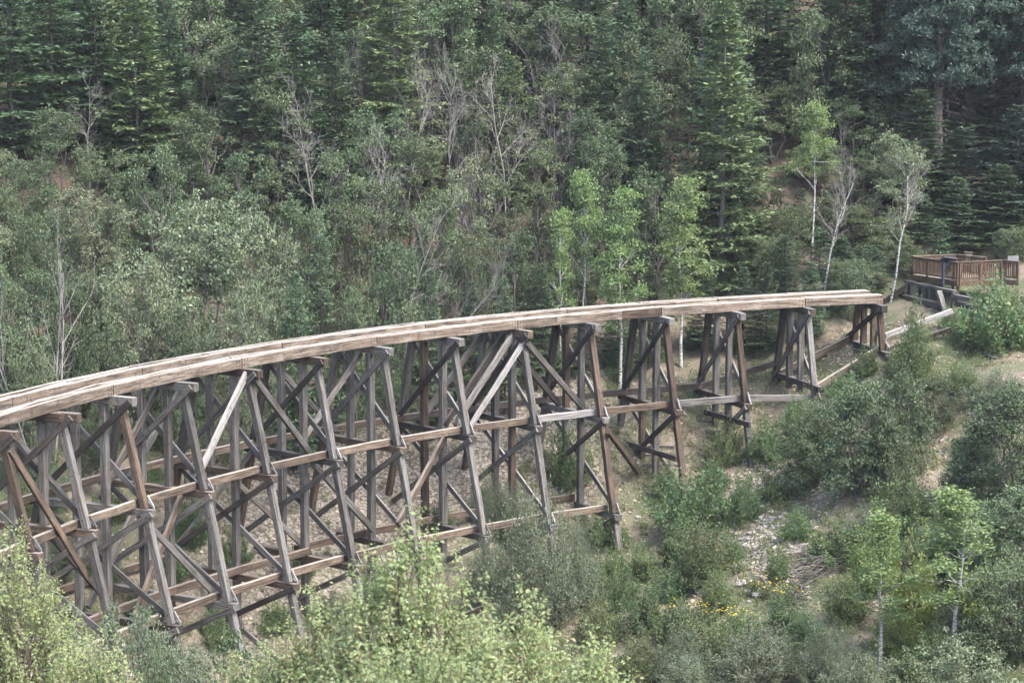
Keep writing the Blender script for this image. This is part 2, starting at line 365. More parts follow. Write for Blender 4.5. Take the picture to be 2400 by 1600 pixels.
# ------------------------------------------------------------------ the trestle
D = 0.406                                # depth of a stringer
CAPH, UO = 0.34, 0.10
LV = [(-D - CAPH, None), (-4.60, 0.28), (-8.89, 0.28), (-13.2, 0.28)]   # tops of the sills of each storey
def outer(z): return 1.50 + 0.258 * (-0.746 - z)                        # how far out the raking posts stand at height z
trestle = empty('trestle', W(S_BENT[7], 0, -12)); tag(trestle, 'old curved timber railway trestle with a broken end crossing the ravine', 'trestle')
NB = 15
def gu(s, u):                            # ground below a point of a bent, relative to the deck
    p = W(s, u, 0); return gz(p.x, p.y) - p.z
brown_posts = {(12, 3): W_BROWN, (14, 3): W_BROWN, (7, 1): W_BROWN, (5, 1): W_BROWN, (1, 0): W_BROWN, (1, 1): W_BROWN, (1, 2): W_BROWN, (1, 3): W_BROWN, (3, 3): W_BROWN, (4, 3): W_BROWN, (5, 3): W_BROWN, (4, 0): W_DARK, (2, 0): W_DARK, (3, 0): W_GREY, (9, 0): W_GREY}
low_brown = {(6, 2), (11, 2), (7, 1), (5, 3), (8, 0), (9, 0), (10, 0), (7, 0), (6, 0), (4, 2), (4, 3), (4, 1)}
for k in range(1, NB + 1):
    s = S_BENT[k]; t = along(s); n = Vector((*plan(s)[1], 0)); rs = random.Random(100 + k)
    b = empty('bent', W(s, 0, gu(s, 0)), trestle)
    capm = {14: W_BROWN, 6: W_BROWN, 1: W_DARK, 2: W_DARK, 9: W_BROWN, 10: W_BROWN, 13: W_BROWN}.get(k, W_GREY)
    e = 2.23 + rs.uniform(-0.05, 0.05)
    if k == 13:                          # two caps side by side, the outer one slipped forward
        beam('cap', W(s + 0.16, -2.1, -D - CAPH / 2), W(s + 0.16, 1.75, -D - CAPH / 2), 0.30, CAPH, capm, b)
        beam('cap', W(s - 0.17, -2.0, -D - CAPH / 2 - 0.02), W(s - 0.17, 2.3, -D - CAPH / 2 - 0.02), 0.30, CAPH, capm, b)
    else: beam('cap', W(s, -2.1, -D - CAPH / 2), W(s, e, -D - CAPH / 2), 0.30, CAPH, capm, b)
    for st in range(3):
        ztop = LV[st][0] - (LV[st][1] or 0); zbot = LV[st + 1][0]
        ends = []
        for q, sg in enumerate((-1, -0.46, 0.46, 1)):
            if abs(sg) == 1: f = lambda z, sg=sg: sg * outer(z) + UO
            else: f = lambda z, sg=sg: (0.68 if sg > 0 else -0.68) + UO
            zb = zbot; g = gu(s, f(zbot))
            if g > zb: zb = g - 0.35
            if zb > ztop - 0.3: continue
            mt = brown_posts.get((k, q), W_GREY) if st == 0 else (W_BROWN if (k, q) in low_brown and rs.random() < .8 else W_GREY)
            if st == 0 or st == 1:
                if q == 0 and mt is W_GREY and rs.random() < .5: mt = W_DARK
            w = 0.275 + rs.uniform(-0.015, 0.015); j = lambda: rs.uniform(-0.02, 0.02)
            beam('post', W(s + j(), f(ztop) + j(), ztop - 0.002), W(s + j(), f(zb) + j(), zb + 0.002), w, w, mt, b, up=t)
            ends.append(q)
        if not ends: break
        # the sill of this storey, as far as it stands clear of the slope
        zs = zbot - LV[st + 1][1] / 2; ue = outer(zbot) + 0.42
        us = [u for u in np.linspace(-ue, ue, 40) if gu(s, u) < zs + 0.1]
        if st == 0 and k == 2: us = [-2.6, 3.2]; zs = -4.12
        if us and max(us) - min(us) > 1.0:
            beam('sill', W(s, min(us) + UO, zs), W(s, max(us) + UO, zs), 0.30, 0.28, rs.choice([W_GREY, W_DARK, W_GREY, W_BROWN]), b)
            if k > 2:                    # short kicker from the post foot down to the sill's end
                u0 = outer(zbot + 0.45) + UO + 0.17
                beam('kicker', W(s - 0.12, u0, zbot + 0.48), W(s - 0.12, ue + UO - 0.08, zbot + 0.05), 0.07, 0.09, W_PALE if rs.random() < .6 else W_GREY, b)
        # sway braces: one on each face of the bent
        zt, zl = (-D - 0.14, zbot - 0.15) if st == 0 else (ztop + 0.14, zbot - 0.15)
        ut, ul = (2.08 if st == 0 else outer(ztop) + 0.35), outer(zbot) + 0.30
        for side, sg in ((0.21, 1), (-0.21, -1)):
            p0 = (sg * ut + UO * (1 if st else 0.5), zt); p1 = (-sg * ul + UO, zl)
            if k == 1: p0 = (sg * 2.0, -0.6); p1 = (-sg * 2.5, -2.5)
            g = [i for i in np.linspace(0, 1, 30) if gu(s, p0[0] + (p1[0] - p0[0]) * i) < p0[1] + (p1[1] - p0[1]) * i + 0.25]
            if not g: continue
            fr = max(g)
            if fr < 0.2: continue
            p1 = (p0[0] + (p1[0] - p0[0]) * fr, p0[1] + (p1[1] - p0[1]) * fr)
            mt = (W_DARK if rs.random() < .35 else W_GREY) if sg > 0 else W_GREY
            if st == 0 and sg > 0 and k in (13, 9, 5, 6): mt = W_DARK
            br = beam('brace', W(s + side, *p0), W(s + side, *p1), 0.10, 0.24, mt, b)
            if side > 0:
                for i in (0.035, 0.075, 0.5, 0.93):
                    bolt(W(s + side + 0.05, p0[0] + (p1[0] - p0[0]) * i, p0[1] + (p1[1] - p0[1]) * i), t, br)
        for q in ends:                   # bolt heads on the posts
            if q in (2, 3) and zbot > gu(s, outer(zbot)):
                sg = (-1, -0.46, 0.46, 1)[q]; f = (lambda z: sg * outer(z)) if q == 3 else (lambda z: 0.68)
                for z in (ztop - 0.5, (ztop + zbot) / 2, zbot + 0.35): bolt(W(s + 0.138, f(z) + UO, z), t, b)
# crosspiece and blocking of the lower bents by the bank
s = S_BENT[3]; beam('brace', W(s + 0.22, -1.4, -5.62), W(s + 0.22, 3.5, -5.5), 0.10, 0.26, W_DARK, trestle)
s = S_BENT[4]; beam('brace', W(s + 0.22, -2.2, -6.9), W(s + 0.22, 3.1, -6.85), 0.12, 0.26, W_DARK, trestle)
s = S_BENT[1]; beam('sill', W(s, -2.9, -2.72), W(s, 3.0, -2.72), 0.34, 0.3, W_DARK, trestle)

# stringers: two packs of four side by side, butted over the caps
w4 = 0.2085
pair = [('near', 0.445), ('far', -1.280)]
for nm, u0 in pair:
    for j in range(4):
        u = u0 + 0.1 + j * w4; k = NB + 1
        stops = []
        base = [S_BENT[i] for i in range(1, NB + 2)]
        step = 2 if (j % 2) else 1
        cuts = base if j == 3 or (nm == 'far' and j == 0) else (base[::2] if (j + (nm == 'far')) % 2 else [base[0]] + base[1::2])
        if cuts[-1] != base[-1]: cuts.append(base[-1])
        for a, c in zip(cuts[:-1], cuts[1:]):
            m = max(1, round((c - a) / 4.5)); pts = np.linspace(a, c, m + 1)
            ea, ec = (a - 0.32 if a == cuts[0] else a + 0.03), c - 0.03
            dz = random.uniform(-0.014, 0.014); mt = W_TAN
            if nm == 'near' and j == 3 and abs(a - S_BENT[4]) < 0.1: mt = W_BROWN
            st = beam('stringer', W(ea, u + random.uniform(-0.006, 0.006), dz - D / 2), W(ec, u + random.uniform(-0.006, 0.006), dz - D / 2), 0.180, D, mt, trestle, ch=0.012, jit=0.005)
            if m > 1:                    # a long stringer bends with the curve: sag its middle out
                sag = (W((ea + ec) / 2, u, 0) - (W(ea, u, 0) + W(ec, u, 0)) / 2).length * 0.96
                co = st.data.vertices; L2 = (W(ec, u, 0) - W(ea, u, 0)).length / 2
                for v in co: v.co.y += sag * (1 - (v.co.x / L2) ** 2)
            if nm == 'near' and j == 3:
                nn = Vector((*plan(c)[1], 0))
                for sc, i in ((ea, 1), (ec, -1)):
                    for ds in (0.14, 0.34):
                        for z in (-0.1, -0.31): bolt(W(sc + i * ds, u + 0.088, z + dz), nn, st)
# girts along the storeys
def girt(k0, u0, z0, k1, u1, z1, w=0.2, h=0.30, mt=None, name='girt'):
    if z0 < gu(S_BENT[k0], u0) + 0.05 and z1 < gu(S_BENT[k1], u1) + 0.05: return
    beam(name, W(S_BENT[k0], u0, z0), W(S_BENT[k1], u1, z1), w, h, mt or W_GIRT, trestle)
for k in range(2, NB):
    z = -4.60 + 0.155
    girt(k + 0, 2.14, z - (0.4 if k == 2 else 0) + (0.0 if k > 2 else 0.15), k + 1, 2.14, z, mt=W_PALE if k == 5 else (W_GIRT if k > 5 else W_BROWN if k > 3 else W_GREY))
    girt(k + 0, -2.16, z + (0.9 if k == 2 else 0), k + 1, -2.16, z, mt=W_DARK if k < 7 else W_GIRT)
for k in range(5, NB):
    z = -8.89 + 0.155
    for u in (3.06, 0.98 if k > 8 else 0.2, -3.0): girt(k, u, z, k + 1, u, z, mt=W_BROWN if u < 2 else W_GIRT)
girt(1, -2.1, -2.45, 2, -1.7, -4.0, mt=W_GIRT); girt(1, 1.6, -2.55, 2, 2.5, -4.2, mt=W_GIRT)
def diag(k0, u0, z0, k1, u1, z1, mt, w=0.16, h=0.27):
    beam('longitudinal_brace', W(S_BENT[k0] + 0.02, u0, z0), W(S_BENT[k1] - 0.02, u1, z1), w, h, mt, trestle)
diag(10, 1.55, -0.55, 11, 2.18, -4.15, W_PALE); diag(10, 1.95, -0.75, 9, 1.1, -4.5, W_GREY)
diag(6, 1.75, -0.95, 7, 2.42, -4.6, W_PALE, 0.14, 0.24); diag(6, 0.95, -0.65, 7, 1.6, -4.3, W_GREY); diag(6, 0.2, -0.7, 7, 0.9, -4.4, W_DARK)
diag(6, 1.98, -0.95, 5, 1.08, -4.5, W_GREY); diag(6, -0.2, -0.75, 5, -1.1, -4.6, W_DARK); diag(6, -1.5, -0.8, 7, -1.0, -4.5, W_GREY)
diag(14, 1.9, -1.05, 13, 2.55, -6.4, W_BROWN, 0.15, 0.24); diag(11, 1.5, -4.75, 12, 2.0, -8.8, W_GIRT, 0.16, 0.26); diag(7, 1.05, -4.8, 8, 2.5, -8.0, W_GIRT, 0.16, 0.26)
diag(10, -1.6, -0.8, 11, -1.3, -4.5, W_GREY); diag(14, -1.2, -0.8, 15, -1.2, -4.5, W_GREY); diag(9, 1.3, -4.9, 8, 0.9, -8.5, W_GREY)
diag(5, 3.2, -5.2, 4, -0.4, -8.5, W_BROWN, 0.2, 0.24); diag(11, -0.4, -4.8, 12, -0.2, -8.7, W_GREY)
diag(12, 2.3, -4.85, 11, 2.9, -8.6, W_GREY, 0.12, 0.24); diag(10, 0.5, -4.9, 9, 0.6, -8.5, W_GREY, 0.12, 0.24); diag(13, 0.9, -4.85, 12, 1.1, -8.6, W_DARK, 0.12, 0.24); diag(9, -2.4, -4.8, 10, -2.7, -8.3, W_GREY, 0.12, 0.22)
diag(13, -1.0, -0.8, 12, -1.3, -4.4, W_GREY, 0.12, 0.24); diag(9, -1.2, -0.8, 8, -1.6, -4.4, W_GREY, 0.12, 0.24); diag(11, 0.3, -0.8, 12, 0.5, -4.4, W_DARK, 0.12, 0.24); diag(8, 0.2, -0.8, 9, 0.4, -4.4, W_GREY, 0.12, 0.24)
# struts climbing from the last bent to the old bank seat
beam('strut', W(S_BENT[1] - 0.2, 1.9, -1.9), W(-4.3, 1.2, -0.9), 0.2, 0.24, W_PALE, trestle)
beam('strut', W(S_BENT[1] - 0.2, 2.2, -2.5), W(-4.0, 1.9, -1.7), 0.2, 0.22, W_GIRT, trestle)

# ------------------------------------------------------------------ plants: prototypes
def rnd_dirs(n, g=rng):
    v = g.normal(0, 1, (n, 3)); return v / np.linalg.norm(v, axis=1, keepdims=True)
def bent_line(p0, p1, g, wob=0.08, m=5):
    t = np.linspace(0, 1, m)[:, None]; p0, p1 = np.asarray(p0, float), np.asarray(p1, float); ln = np.linalg.norm(p1 - p0)
    off = g.normal(0, wob * ln, (m, 3)) * np.sin(t * math.pi); return p0 + (p1 - p0) * t + off

B_FIR = rough_mat('fir_bark', (0.060, 0.050, 0.045), (0.115, 0.100, 0.092), (5, 5, 1.2), 2)
B_GREY = rough_mat('grey_bark', (0.105, 0.095, 0.088), (0.200, 0.185, 0.172), (6, 6, 1.2), 2)
B_OAK = rough_mat('oak_bark', (0.070, 0.060, 0.054), (0.155, 0.140, 0.128), (6, 6, 1.5), 2)
B_DEAD = rough_mat('dead_branch_bark', (0.165, 0.150, 0.138), (0.290, 0.268, 0.250), (5, 5, 1.5), 2, vary=0.15)
B_ASPEN = rough_mat('aspen_bark', (0.075, 0.068, 0.062), (0.430, 0.420, 0.395), (2.0, 2.0, 7.0), 2.2, 0.38, 0.50, vary=0.1)
B_PILE = rough_mat('dead_brush', (0.115, 0.098, 0.085), (0.235, 0.208, 0.182), (5, 5, 1.5), 2, vary=0.35)
B_STEM = rough_mat('shrub_stem', (0.105, 0.080, 0.062), (0.200, 0.165, 0.135), (6, 6, 2), 2)
L_FIR = leaf('fir_needles', (0.050, 0.086, 0.050), (0.094, 0.142, 0.076), (0.130, 0.175, 0.085), 0.10, 0.12, 0.25, 0.02)
L_FIR_BRIGHT = leaf('fir_needles_light', (0.092, 0.140, 0.066), (0.160, 0.212, 0.098), (0.205, 0.240, 0.105), 0.12, 0.12, 0.10, 0.012)
L_BLUE = leaf('blue_green_needles', (0.042, 0.074, 0.056), (0.076, 0.116, 0.084), (0.112, 0.155, 0.112), 0.1, 0.12, 0.18, 0.015)
L_OAK = leaf('oak_leaves', (0.062, 0.094, 0.048), (0.122, 0.160, 0.086), (0.175, 0.200, 0.110), 0.14, 0.25, 0.24, 0.025)
L_OAKPALE = leaf('oak_leaves_pale', (0.105, 0.135, 0.078), (0.176, 0.208, 0.125), (0.235, 0.250, 0.155), 0.16, 0.25, 0.14, 0.02)
L_ASPEN = leaf('aspen_leaves', (0.122, 0.188, 0.076), (0.208, 0.285, 0.122), (0.262, 0.322, 0.138), 0.14, 0.35, 0.10, 0.012)
L_SHRUB = leaf('shrub_leaves', (0.076, 0.122, 0.055), (0.150, 0.202, 0.094), (0.215, 0.210, 0.100), 0.09, 0.3, 0.24, 0.03)
L_LIME = leaf('yellow_green_leaves', (0.140, 0.190, 0.068), (0.240, 0.290, 0.105), (0.285, 0.235, 0.110), 0.10, 0.4, 0.12, 0.02)
L_WILLOW = leaf('willow_leaves', (0.100, 0.132, 0.082), (0.168, 0.200, 0.126), (0.215, 0.235, 0.160), 0.12, 0.25, 0.14, 0.015)
L_WEED = leaf('weed_leaves', (0.085, 0.132, 0.056), (0.165, 0.210, 0.098), (0.220, 0.210, 0.120), 0.14, 0.3, 0.25, 0.04)
L_FORE = leaf('foreground_leaves', (0.225, 0.280, 0.130), (0.335, 0.390, 0.195), (0.380, 0.330, 0.185), 0.07, 0.35, 0.08, 0.01)
L_FLOWER = leaf('yellow_petals', (0.75, 0.50, 0.03), (0.85, 0.62, 0.05), None, 0, 0.2, 0.05, 0.005)

PROTO = {}                               # kind -> list of (trunk mesh, crown mesh, height, width)
def fir(seed, H=13.0, Rm=2.6, lo=0.10, mat=None, dens=1.0, droop=0.0, sparse_top=False):
    g = np.random.default_rng(seed); tr = MB(); cr = MB()
    zz = np.linspace(0, H, 9); tr.tube(np.c_[g.normal(0, .03, 9), g.normal(0, .03, 9), zz], 0.0095 * H * (1 - zz / H) ** 0.9 + 0.012, 7)
    z = lo * H
    while z < H - 0.12:
        f = z / H; L0 = Rm * (1 - f) ** 0.75 * (0.55 + 0.45 * min(1, (f - lo) / 0.12 + 0.4)) + 0.12
        nb = g.integers(6, 9)
        a0 = g.uniform(0, 6.28)
        for i in range(nb):
            if g.random() < 0.08: continue
            az = a0 + i * 6.283 / nb + g.normal(0, 0.25); L = L0 * g.uniform(0.55, 1.15)
            e0 = 0.45 * f - 0.16 + g.normal(0, 0.07) - droop; e1 = 0.10 + g.normal(0, 0.05)
            d = np.array([math.cos(az), math.sin(az), 0]); sd = np.array([-d[1], d[0], 0]); b = np.array([0, 0, z + g.normal(0, 0.05)])
            pos = lambda t: b + np.outer(t * L, d) + np.outer(L * (e0 * t + e1 * t * t), [0, 0, 1])
            if L > 0.8: tr.tube(pos(np.array([0, .4, .8])), [0.012 + 0.012 * L, 0.008 + .006 * L, 0.005], 3)
            m = max(3, int(L / 0.115 * dens)); t = np.linspace(0.16 + 0.1 * g.random(), 1.0, m)
            P = pos(t); sg = np.where(np.arange(m) % 2, 1, -1) * 1.0
            ls = (0.40 * L * (1 - t) ** 0.8 * (0.6 + 0.6 * np.sin(t * 3.0)) + 0.14) * g.uniform(0.7, 1.25, m)
            dirs = 0.62 * d + sg[:, None] * sd * 0.8 + g.normal(0, 0.16, (m, 3)); dirs[:, 2] += e0 + e1 * t - 0.10
            dirs /= np.linalg.norm(dirs, axis=1, keepdims=True)
            ns = np.maximum(1, np.ceil(ls / 0.17)).astype(int); idx = np.repeat(np.arange(m), ns)
            k = np.concatenate([np.arange(q) for q in ns]); fr = k / ns[idx]
            C = P[idx] + dirs[idx] * (ls[idx] * fr)[:, None] + g.normal(0, 0.025, (len(idx), 3))
            Dv = dirs[idx] + g.normal(0, 0.3, (len(idx), 3)); Nv = np.array([0, 0, 1.0]) + g.normal(0, 0.33, (len(idx), 3))
            cr.leaves(C, Dv, Nv, g.uniform(0.20, 0.36, len(idx)), g.uniform(0.09, 0.16, len(idx)))
            cr.leaves(P, np.tile(d, (m, 1)) + g.normal(0, .25, (m, 3)), np.array([0, 0, 1.0]) + g.normal(0, .4, (m, 3)), 0.24, 0.08)
        z += g.uniform(0.32, 0.50) * (1 if f < 0.8 else 0.6)
    return tr, cr, H, 2 * Rm
def broad(seed, H=8.0, Wd=6.0, base=0.22, nl=16, per=26, leaves=30, lsize=0.14, stems=3, clump=0.27, aspen=False):
    """several stems, limbs to uneven lobes, twigs to leaf clumps"""
    g = np.random.default_rng(seed); tr = MB(); cr = MB()
    stem_tops = []
    for i in range(stems):
        a = i * 6.283 / stems + g.uniform(0, 1); sp = Wd * (0.16 if stems > 1 else 0.02)
        top = np.array([math.cos(a) * sp, math.sin(a) * sp, H * g.uniform(0.55, 0.72)]) + g.normal(0, 0.1 * Wd / 6, 3)
        if aspen: top = np.array([g.normal(0, .25), g.normal(0, .25), H * 0.9])
        ln = bent_line((math.cos(a) * 0.12 * (stems > 1), math.sin(a) * 0.12 * (stems > 1), -0.2), top, g, 0.007 if aspen else 0.03, 7)
        r0 = (0.0095 if stems == 1 else 0.012) * H
        tr.tube(ln, r0 * np.linspace(1, 0.07 if aspen else 0.3, 7) ** (1.1 if aspen else 1), 6); stem_tops.append(ln)
    lobes = []
    for i in range(nl):
        f = (i + g.random()) / nl; zc = H * (base + (1 - base - 0.06) * f)
        if aspen: rr = Wd * 0.5 * min(1.0, 1.25 * (1 - f) ** 0.8 + 0.06) * min(1, f * 4 + 0.5) * g.uniform(0.2, 0.85)
        else: rr = Wd * 0.5 * math.sqrt(max(0.05, 1 - ((f - 0.35) / 0.72) ** 2)) * g.uniform(0.25, 0.85)
        a = i * 2.399 + g.normal(0, 0.4)
        lobes.append((np.array([rr * math.cos(a), rr * math.sin(a), zc]), Wd * g.uniform(0.06, 0.20) * (0.8 if aspen else 1)))
    C, Dv, Nv = [], [], []
    for c, r in lobes:
        ln = stem_tops[g.integers(len(stem_tops))]; j = int(np.argmin(np.abs(ln[:, 2] - max(c[2] - 0.35 * np.linalg.norm(c[:2]) - r, 0.15 * H)))); s0 = ln[min(j, 5)]
        limb = bent_line(s0, c, g, 0.06, 5); tr.tube(limb, np.linspace(0.0045 * H, 0.0018 * H, 5) * (0.6 if aspen else 1), 4)
        n = max(6, int(per * (r / (Wd * 0.145)) ** 1.6)); d = rnd_dirs(n, g); d[:, 2] = d[:, 2] * 0.75 + 0.12
        q = c + d * (r * g.uniform(0.35, 1.0, n) * np.where(g.random(n) < 0.18, g.uniform(1.1, 1.7, n), 1.0))[:, None]
        for p in q:
            if g.random() < 0.5: tr.tube(np.array([limb[g.integers(2, 5)], p]), [0.0016 * H + .004, 0.004], 3)
        m = g.poisson(leaves, n) + 3; idx = np.repeat(np.arange(n), m); k = len(idx)
        off = g.normal(0, 1, (k, 3)) * np.array([1, 1, 0.6]) * clump * g.uniform(0.55, 1.3, n)[idx][:, None] * 0.62
        P = q[idx] + off; out = P - c + np.array([0, 0, r * 0.5]); out /= np.linalg.norm(out, axis=1, keepdims=True) + 1e-6
        C.append(P); Dv.append(out * 0.5 + rnd_dirs(k, g) + [0, 0, -0.15]); Nv.append(np.array([0, 0, 0.9]) + out * 0.3 + rnd_dirs(k, g) * 0.75)
    C = np.concatenate(C); k = len(C)
    cr.leaves(C, np.concatenate(Dv), np.concatenate(Nv), lsize * g.uniform(0.65, 1.3, k), lsize * g.uniform(0.45, 0.85, k))
    return tr, cr, H, Wd
def bare(seed, H=7.0, Wd=3.0, levels=4, kids=5, spread=0.6, start=0.35, r0=0.011, stems=1):
    g = np.random.default_rng(seed); tr = MB(); br = MB()
    def grow(p, d, ln, r, lv):
        pts = [p]; q = p; dd = d
        for i in range(4):
            dd = dd + g.normal(0, 0.15, 3) + np.array([0, 0, 0.02]); dd /= np.linalg.norm(dd); q = q + dd * ln / 4; pts.append(q)
        (tr if lv == 0 else br).tube(np.array(pts), np.linspace(r, r * (0.35 if lv else 0.25), 5), 6 if lv == 0 else 4 if lv < 2 else 3)
        if lv >= levels: return
        nk = kids + (5 if lv == 0 else 0)
        for i in range(nk):
            f = start + (1 - start) * (i + g.random()) / nk if lv == 0 else 0.2 + 0.8 * (i + g.random()) / nk
            j = min(3, int(f * 4)); w = f * 4 - j; b = pts[j] * (1 - w) + pts[j + 1] * w
            ax = g.normal(0, 1, 3); ax -= dd * ax.dot(dd); ax /= np.linalg.norm(ax)
            nd = d * (1 - spread * 0.6) + ax * spread + np.array([0, 0, 0.12]); nd /= np.linalg.norm(nd)
            grow(b, nd, ln * (0.62 - 0.35 * f if lv == 0 else 0.55) * g.uniform(0.6, 1.2) * (Wd / H * 1.6 if lv == 0 else 1), max(r * 0.4 * (1.2 - f * .6), 0.005), lv + 1)
    for s in range(stems):
        a = g.uniform(0, 6.28); lean = 0.03 if stems == 1 else 0.45
        grow(np.array([0.1 * s, 0, -0.2]), np.array([math.cos(a) * lean, math.sin(a) * lean, 1.0]), H * g.uniform(0.8, 1) if stems > 1 else H, r0 * H, 0)
    return tr, br, H, Wd
def shrub(seed, H=2.2, Wd=2.6, nst=26, per=55, lsize=0.10, lw=0.5, upright=0.5, tuft=0.14):
    g = np.random.default_rng(seed); st = MB(); cr = MB(); C, Dv, Nv = [], [], []
    for i in range(nst):
        a = g.uniform(0, 6.28); rr = math.sqrt(g.random()) * Wd * 0.5
        h = H * math.sqrt(max(0.06, 1 - (rr / (Wd * 0.52)) ** 2)) * (g.uniform(0.35, 0.95) if i % 4 else g.uniform(0.85, 1.22)); rr *= g.uniform(0.7, 1.2)
        p0 = np.array([math.cos(a), math.sin(a), 0]) * rr * (0.15 + 0.5 * upright) + [0, 0, -0.1]; p1 = np.array([math.cos(a) * rr, math.sin(a) * rr, h])
        ln = bent_line(p0, p1, g, 0.06, 5); st.tube(ln, np.linspace(0.008 * H ** .5 + .004, 0.004, 5), 3)
        k = g.poisson(per); t = g.uniform(0.12, 1.03, k) ** 0.75; x = t * 4; j = np.clip(x.astype(int), 0, 3); w = (x - j)[:, None]
        P = ln[j] * (1 - w) + ln[j + 1] * w
        side = rnd_dirs(k, g); P = P + side * (tuft * (1.25 - 0.7 * t) * g.uniform(0.3, 1.4, k) * (Wd / 2.4))[:, None]
        C.append(P); Dv.append(side * 0.8 + [0, 0, 0.45] + g.normal(0, .3, (k, 3))); Nv.append(rnd_dirs(k, g) * 0.8 + [0, 0, 0.8])
    C = np.concatenate(C); k = len(C)
    cr.leaves(C, np.concatenate(Dv), np.concatenate(Nv), lsize * g.uniform(0.6, 1.35, k), lsize * lw * g.uniform(0.7, 1.3, k))
    return st, cr, H, Wd
def pine(seed, H=17.0, Rm=3.8, lo=0.35):
    """old conifer: straight dark trunk, irregular limbs, needle tufts, dead drooping limbs low down"""
    g = np.random.default_rng(seed); tr = MB(); cr = MB()
    zz = np.linspace(-0.2, H, 10); tr.tube(np.c_[g.normal(0, .05, 10), g.normal(0, .05, 10), zz], 0.021 * H * (1 - np.clip(zz, 0, H) / H) ** 0.7 + 0.02, 9)
    for i in range(115):
        f = lo + (1 - lo) * i / 115; z = f * H; az = i * 2.399 + g.normal(0, .3); L = Rm * (1 - f) ** 0.5 * g.uniform(0.45, 1.1) + 0.3
        d = np.array([math.cos(az), math.sin(az), 0.15 * f + g.normal(-0.06, .1)]); lb = bent_line((0, 0, z), np.array([0, 0, z]) + d * L + [0, 0, 0.1 * L], g, 0.05, 5)
        tr.tube(lb, np.linspace(0.02 + 0.012 * L, 0.01, 5), 4)
        nt = int(9 + 8 * L); t = 0.25 + 0.78 * g.random(nt) ** 0.7; x = np.clip(t, 0, 1) * 4; j = np.clip(x.astype(int), 0, 3); w = (x - j)[:, None]
        q = lb[j] * (1 - w) + lb[j + 1] * w + g.normal(0, 1, (nt, 3)) * [0.3, 0.3, 0.13] * (0.5 + 0.22 * L)
        m = 17; P = np.repeat(q, m, 0) + g.normal(0, 0.07, (nt * m, 3)); dv = rnd_dirs(nt * m, g) + [0, 0, 0.35]
        cr.leaves(P, dv, rnd_dirs(nt * m, g) + [0, 0, 0.6], g.uniform(0.18, 0.34, nt * m), g.uniform(0.06, 0.10, nt * m))
    for i in range(26):
        z = H * g.uniform(0.12, lo + 0.08); az = g.uniform(0, 6.28); L = g.uniform(0.8, 3.0)
        p1 = np.array([math.cos(az) * L, math.sin(az) * L, z - L * g.uniform(0.2, 0.8)]); lb = bent_line((0, 0, z), p1, g, 0.06, 5); tr.tube(lb, np.linspace(0.03, 0.008, 5), 4)
        for _ in range(4):
            b = lb[g.integers(1, 5)]; tr.tube(bent_line(b, b + np.array([math.cos(az + g.normal(0, .7)), math.sin(az + g.normal(0, .7)), -0.5]) * L * 0.35, g, .08, 3), [0.010, .007, .004], 3)
    return tr, cr, H, 2 * Rm
def reg(kind, bark, lf, items):
    PROTO[kind] = [(t.mesh('trunk', bark, True), c.mesh('crown', lf), h, w) for t, c, h, w in items]
reg('fir', B_FIR, L_FIR, [fir(11, 13, 2.5, dens=1.3), fir(12, 14, 2.2, 0.14, dens=1.3), fir(13, 12, 2.8, 0.06, dens=1.2), fir(14, 15, 2.4, 0.10, droop=0.06, dens=1.3)])
reg('fir_light', B_GREY, L_FIR_BRIGHT, [fir(15, 15, 2.7, 0.04, dens=1.6), fir(16, 13, 2.6, 0.08, dens=1.5)])
reg('fir_blue', B_FIR, L_BLUE, [fir(17, 12, 2.7, 0.05), fir(18, 9, 2.3, 0.04)])
reg('young_fir', B_FIR, L_FIR, [fir(19, 4.5, 1.3, 0.03), fir(20, 5.5, 1.7, 0.03), fir(21, 3.6, 1.25, 0.03)])
reg('oak', B_OAK, L_OAK, [broad(31), broad(32, 9, 5, 0.3, 18, 22), broad(33, 7, 6.5, 0.18, 16), broad(34, 10, 5, 0.3, 20, 20), broad(35, 8, 5, 0.25, 15, 24, 24)])
reg('oak_pale', B_OAK, L_OAKPALE, [broad(36, 8, 8, 0.12, 24, 26, 28), broad(37, 7, 6, 0.15, 18, 26, 26), broad(38, 9, 4.5, 0.3, 16, 22, 22)])
reg('aspen', B_ASPEN, L_ASPEN, [broad(41, 9, 3.2, 0.54, 17, 20, 22, 0.12, 1, 0.30, True), broad(42, 9, 2.8, 0.38, 19, 17, 22, 0.12, 1, 0.29, True), broad(43, 9, 3.0, 0.30, 24, 18, 22, 0.12, 1, 0.30, True)])
reg('shrub', B_STEM, L_SHRUB, [shrub(51, 2.2, 2.6, 60, 105, 0.115, 0.55, 0.5, 0.17), shrub(52, 2.4, 2.4, 60, 105, 0.115, 0.55, 0.5, 0.17), shrub(53, 1.8, 2.8, 64, 105, 0.115, 0.55, 0.5, 0.18), shrub(54, 2.6, 3.2, 80, 115, 0.12, 0.55, 0.5, 0.18)])
reg('lime_shrub', B_STEM, L_LIME, [shrub(55, 2.6, 2.2, 50, 100, 0.12, 0.6, 0.5, 0.18), shrub(56, 2.2, 2.4, 50, 95, 0.12, 0.6, 0.5, 0.18)])
reg('willow', B_STEM, L_WILLOW, [shrub(57, 3.4, 3.6, 170, 150, 0.10, 0.36, 0.7, 0.17), shrub(58, 2.8, 2.6, 110, 140, 0.10, 0.36, 0.7, 0.16)])
reg('oak_brush', B_OAK, L_OAK, [broad(61, 3.6, 4.2, 0.06, 40, 15, 26, 0.10, 6, 0.22), broad(62, 3.2, 3.4, 0.06, 36, 15, 26, 0.10, 5, 0.2), broad(63, 4.2, 3.6, 0.06, 40, 15, 26, 0.10, 5, 0.22)])
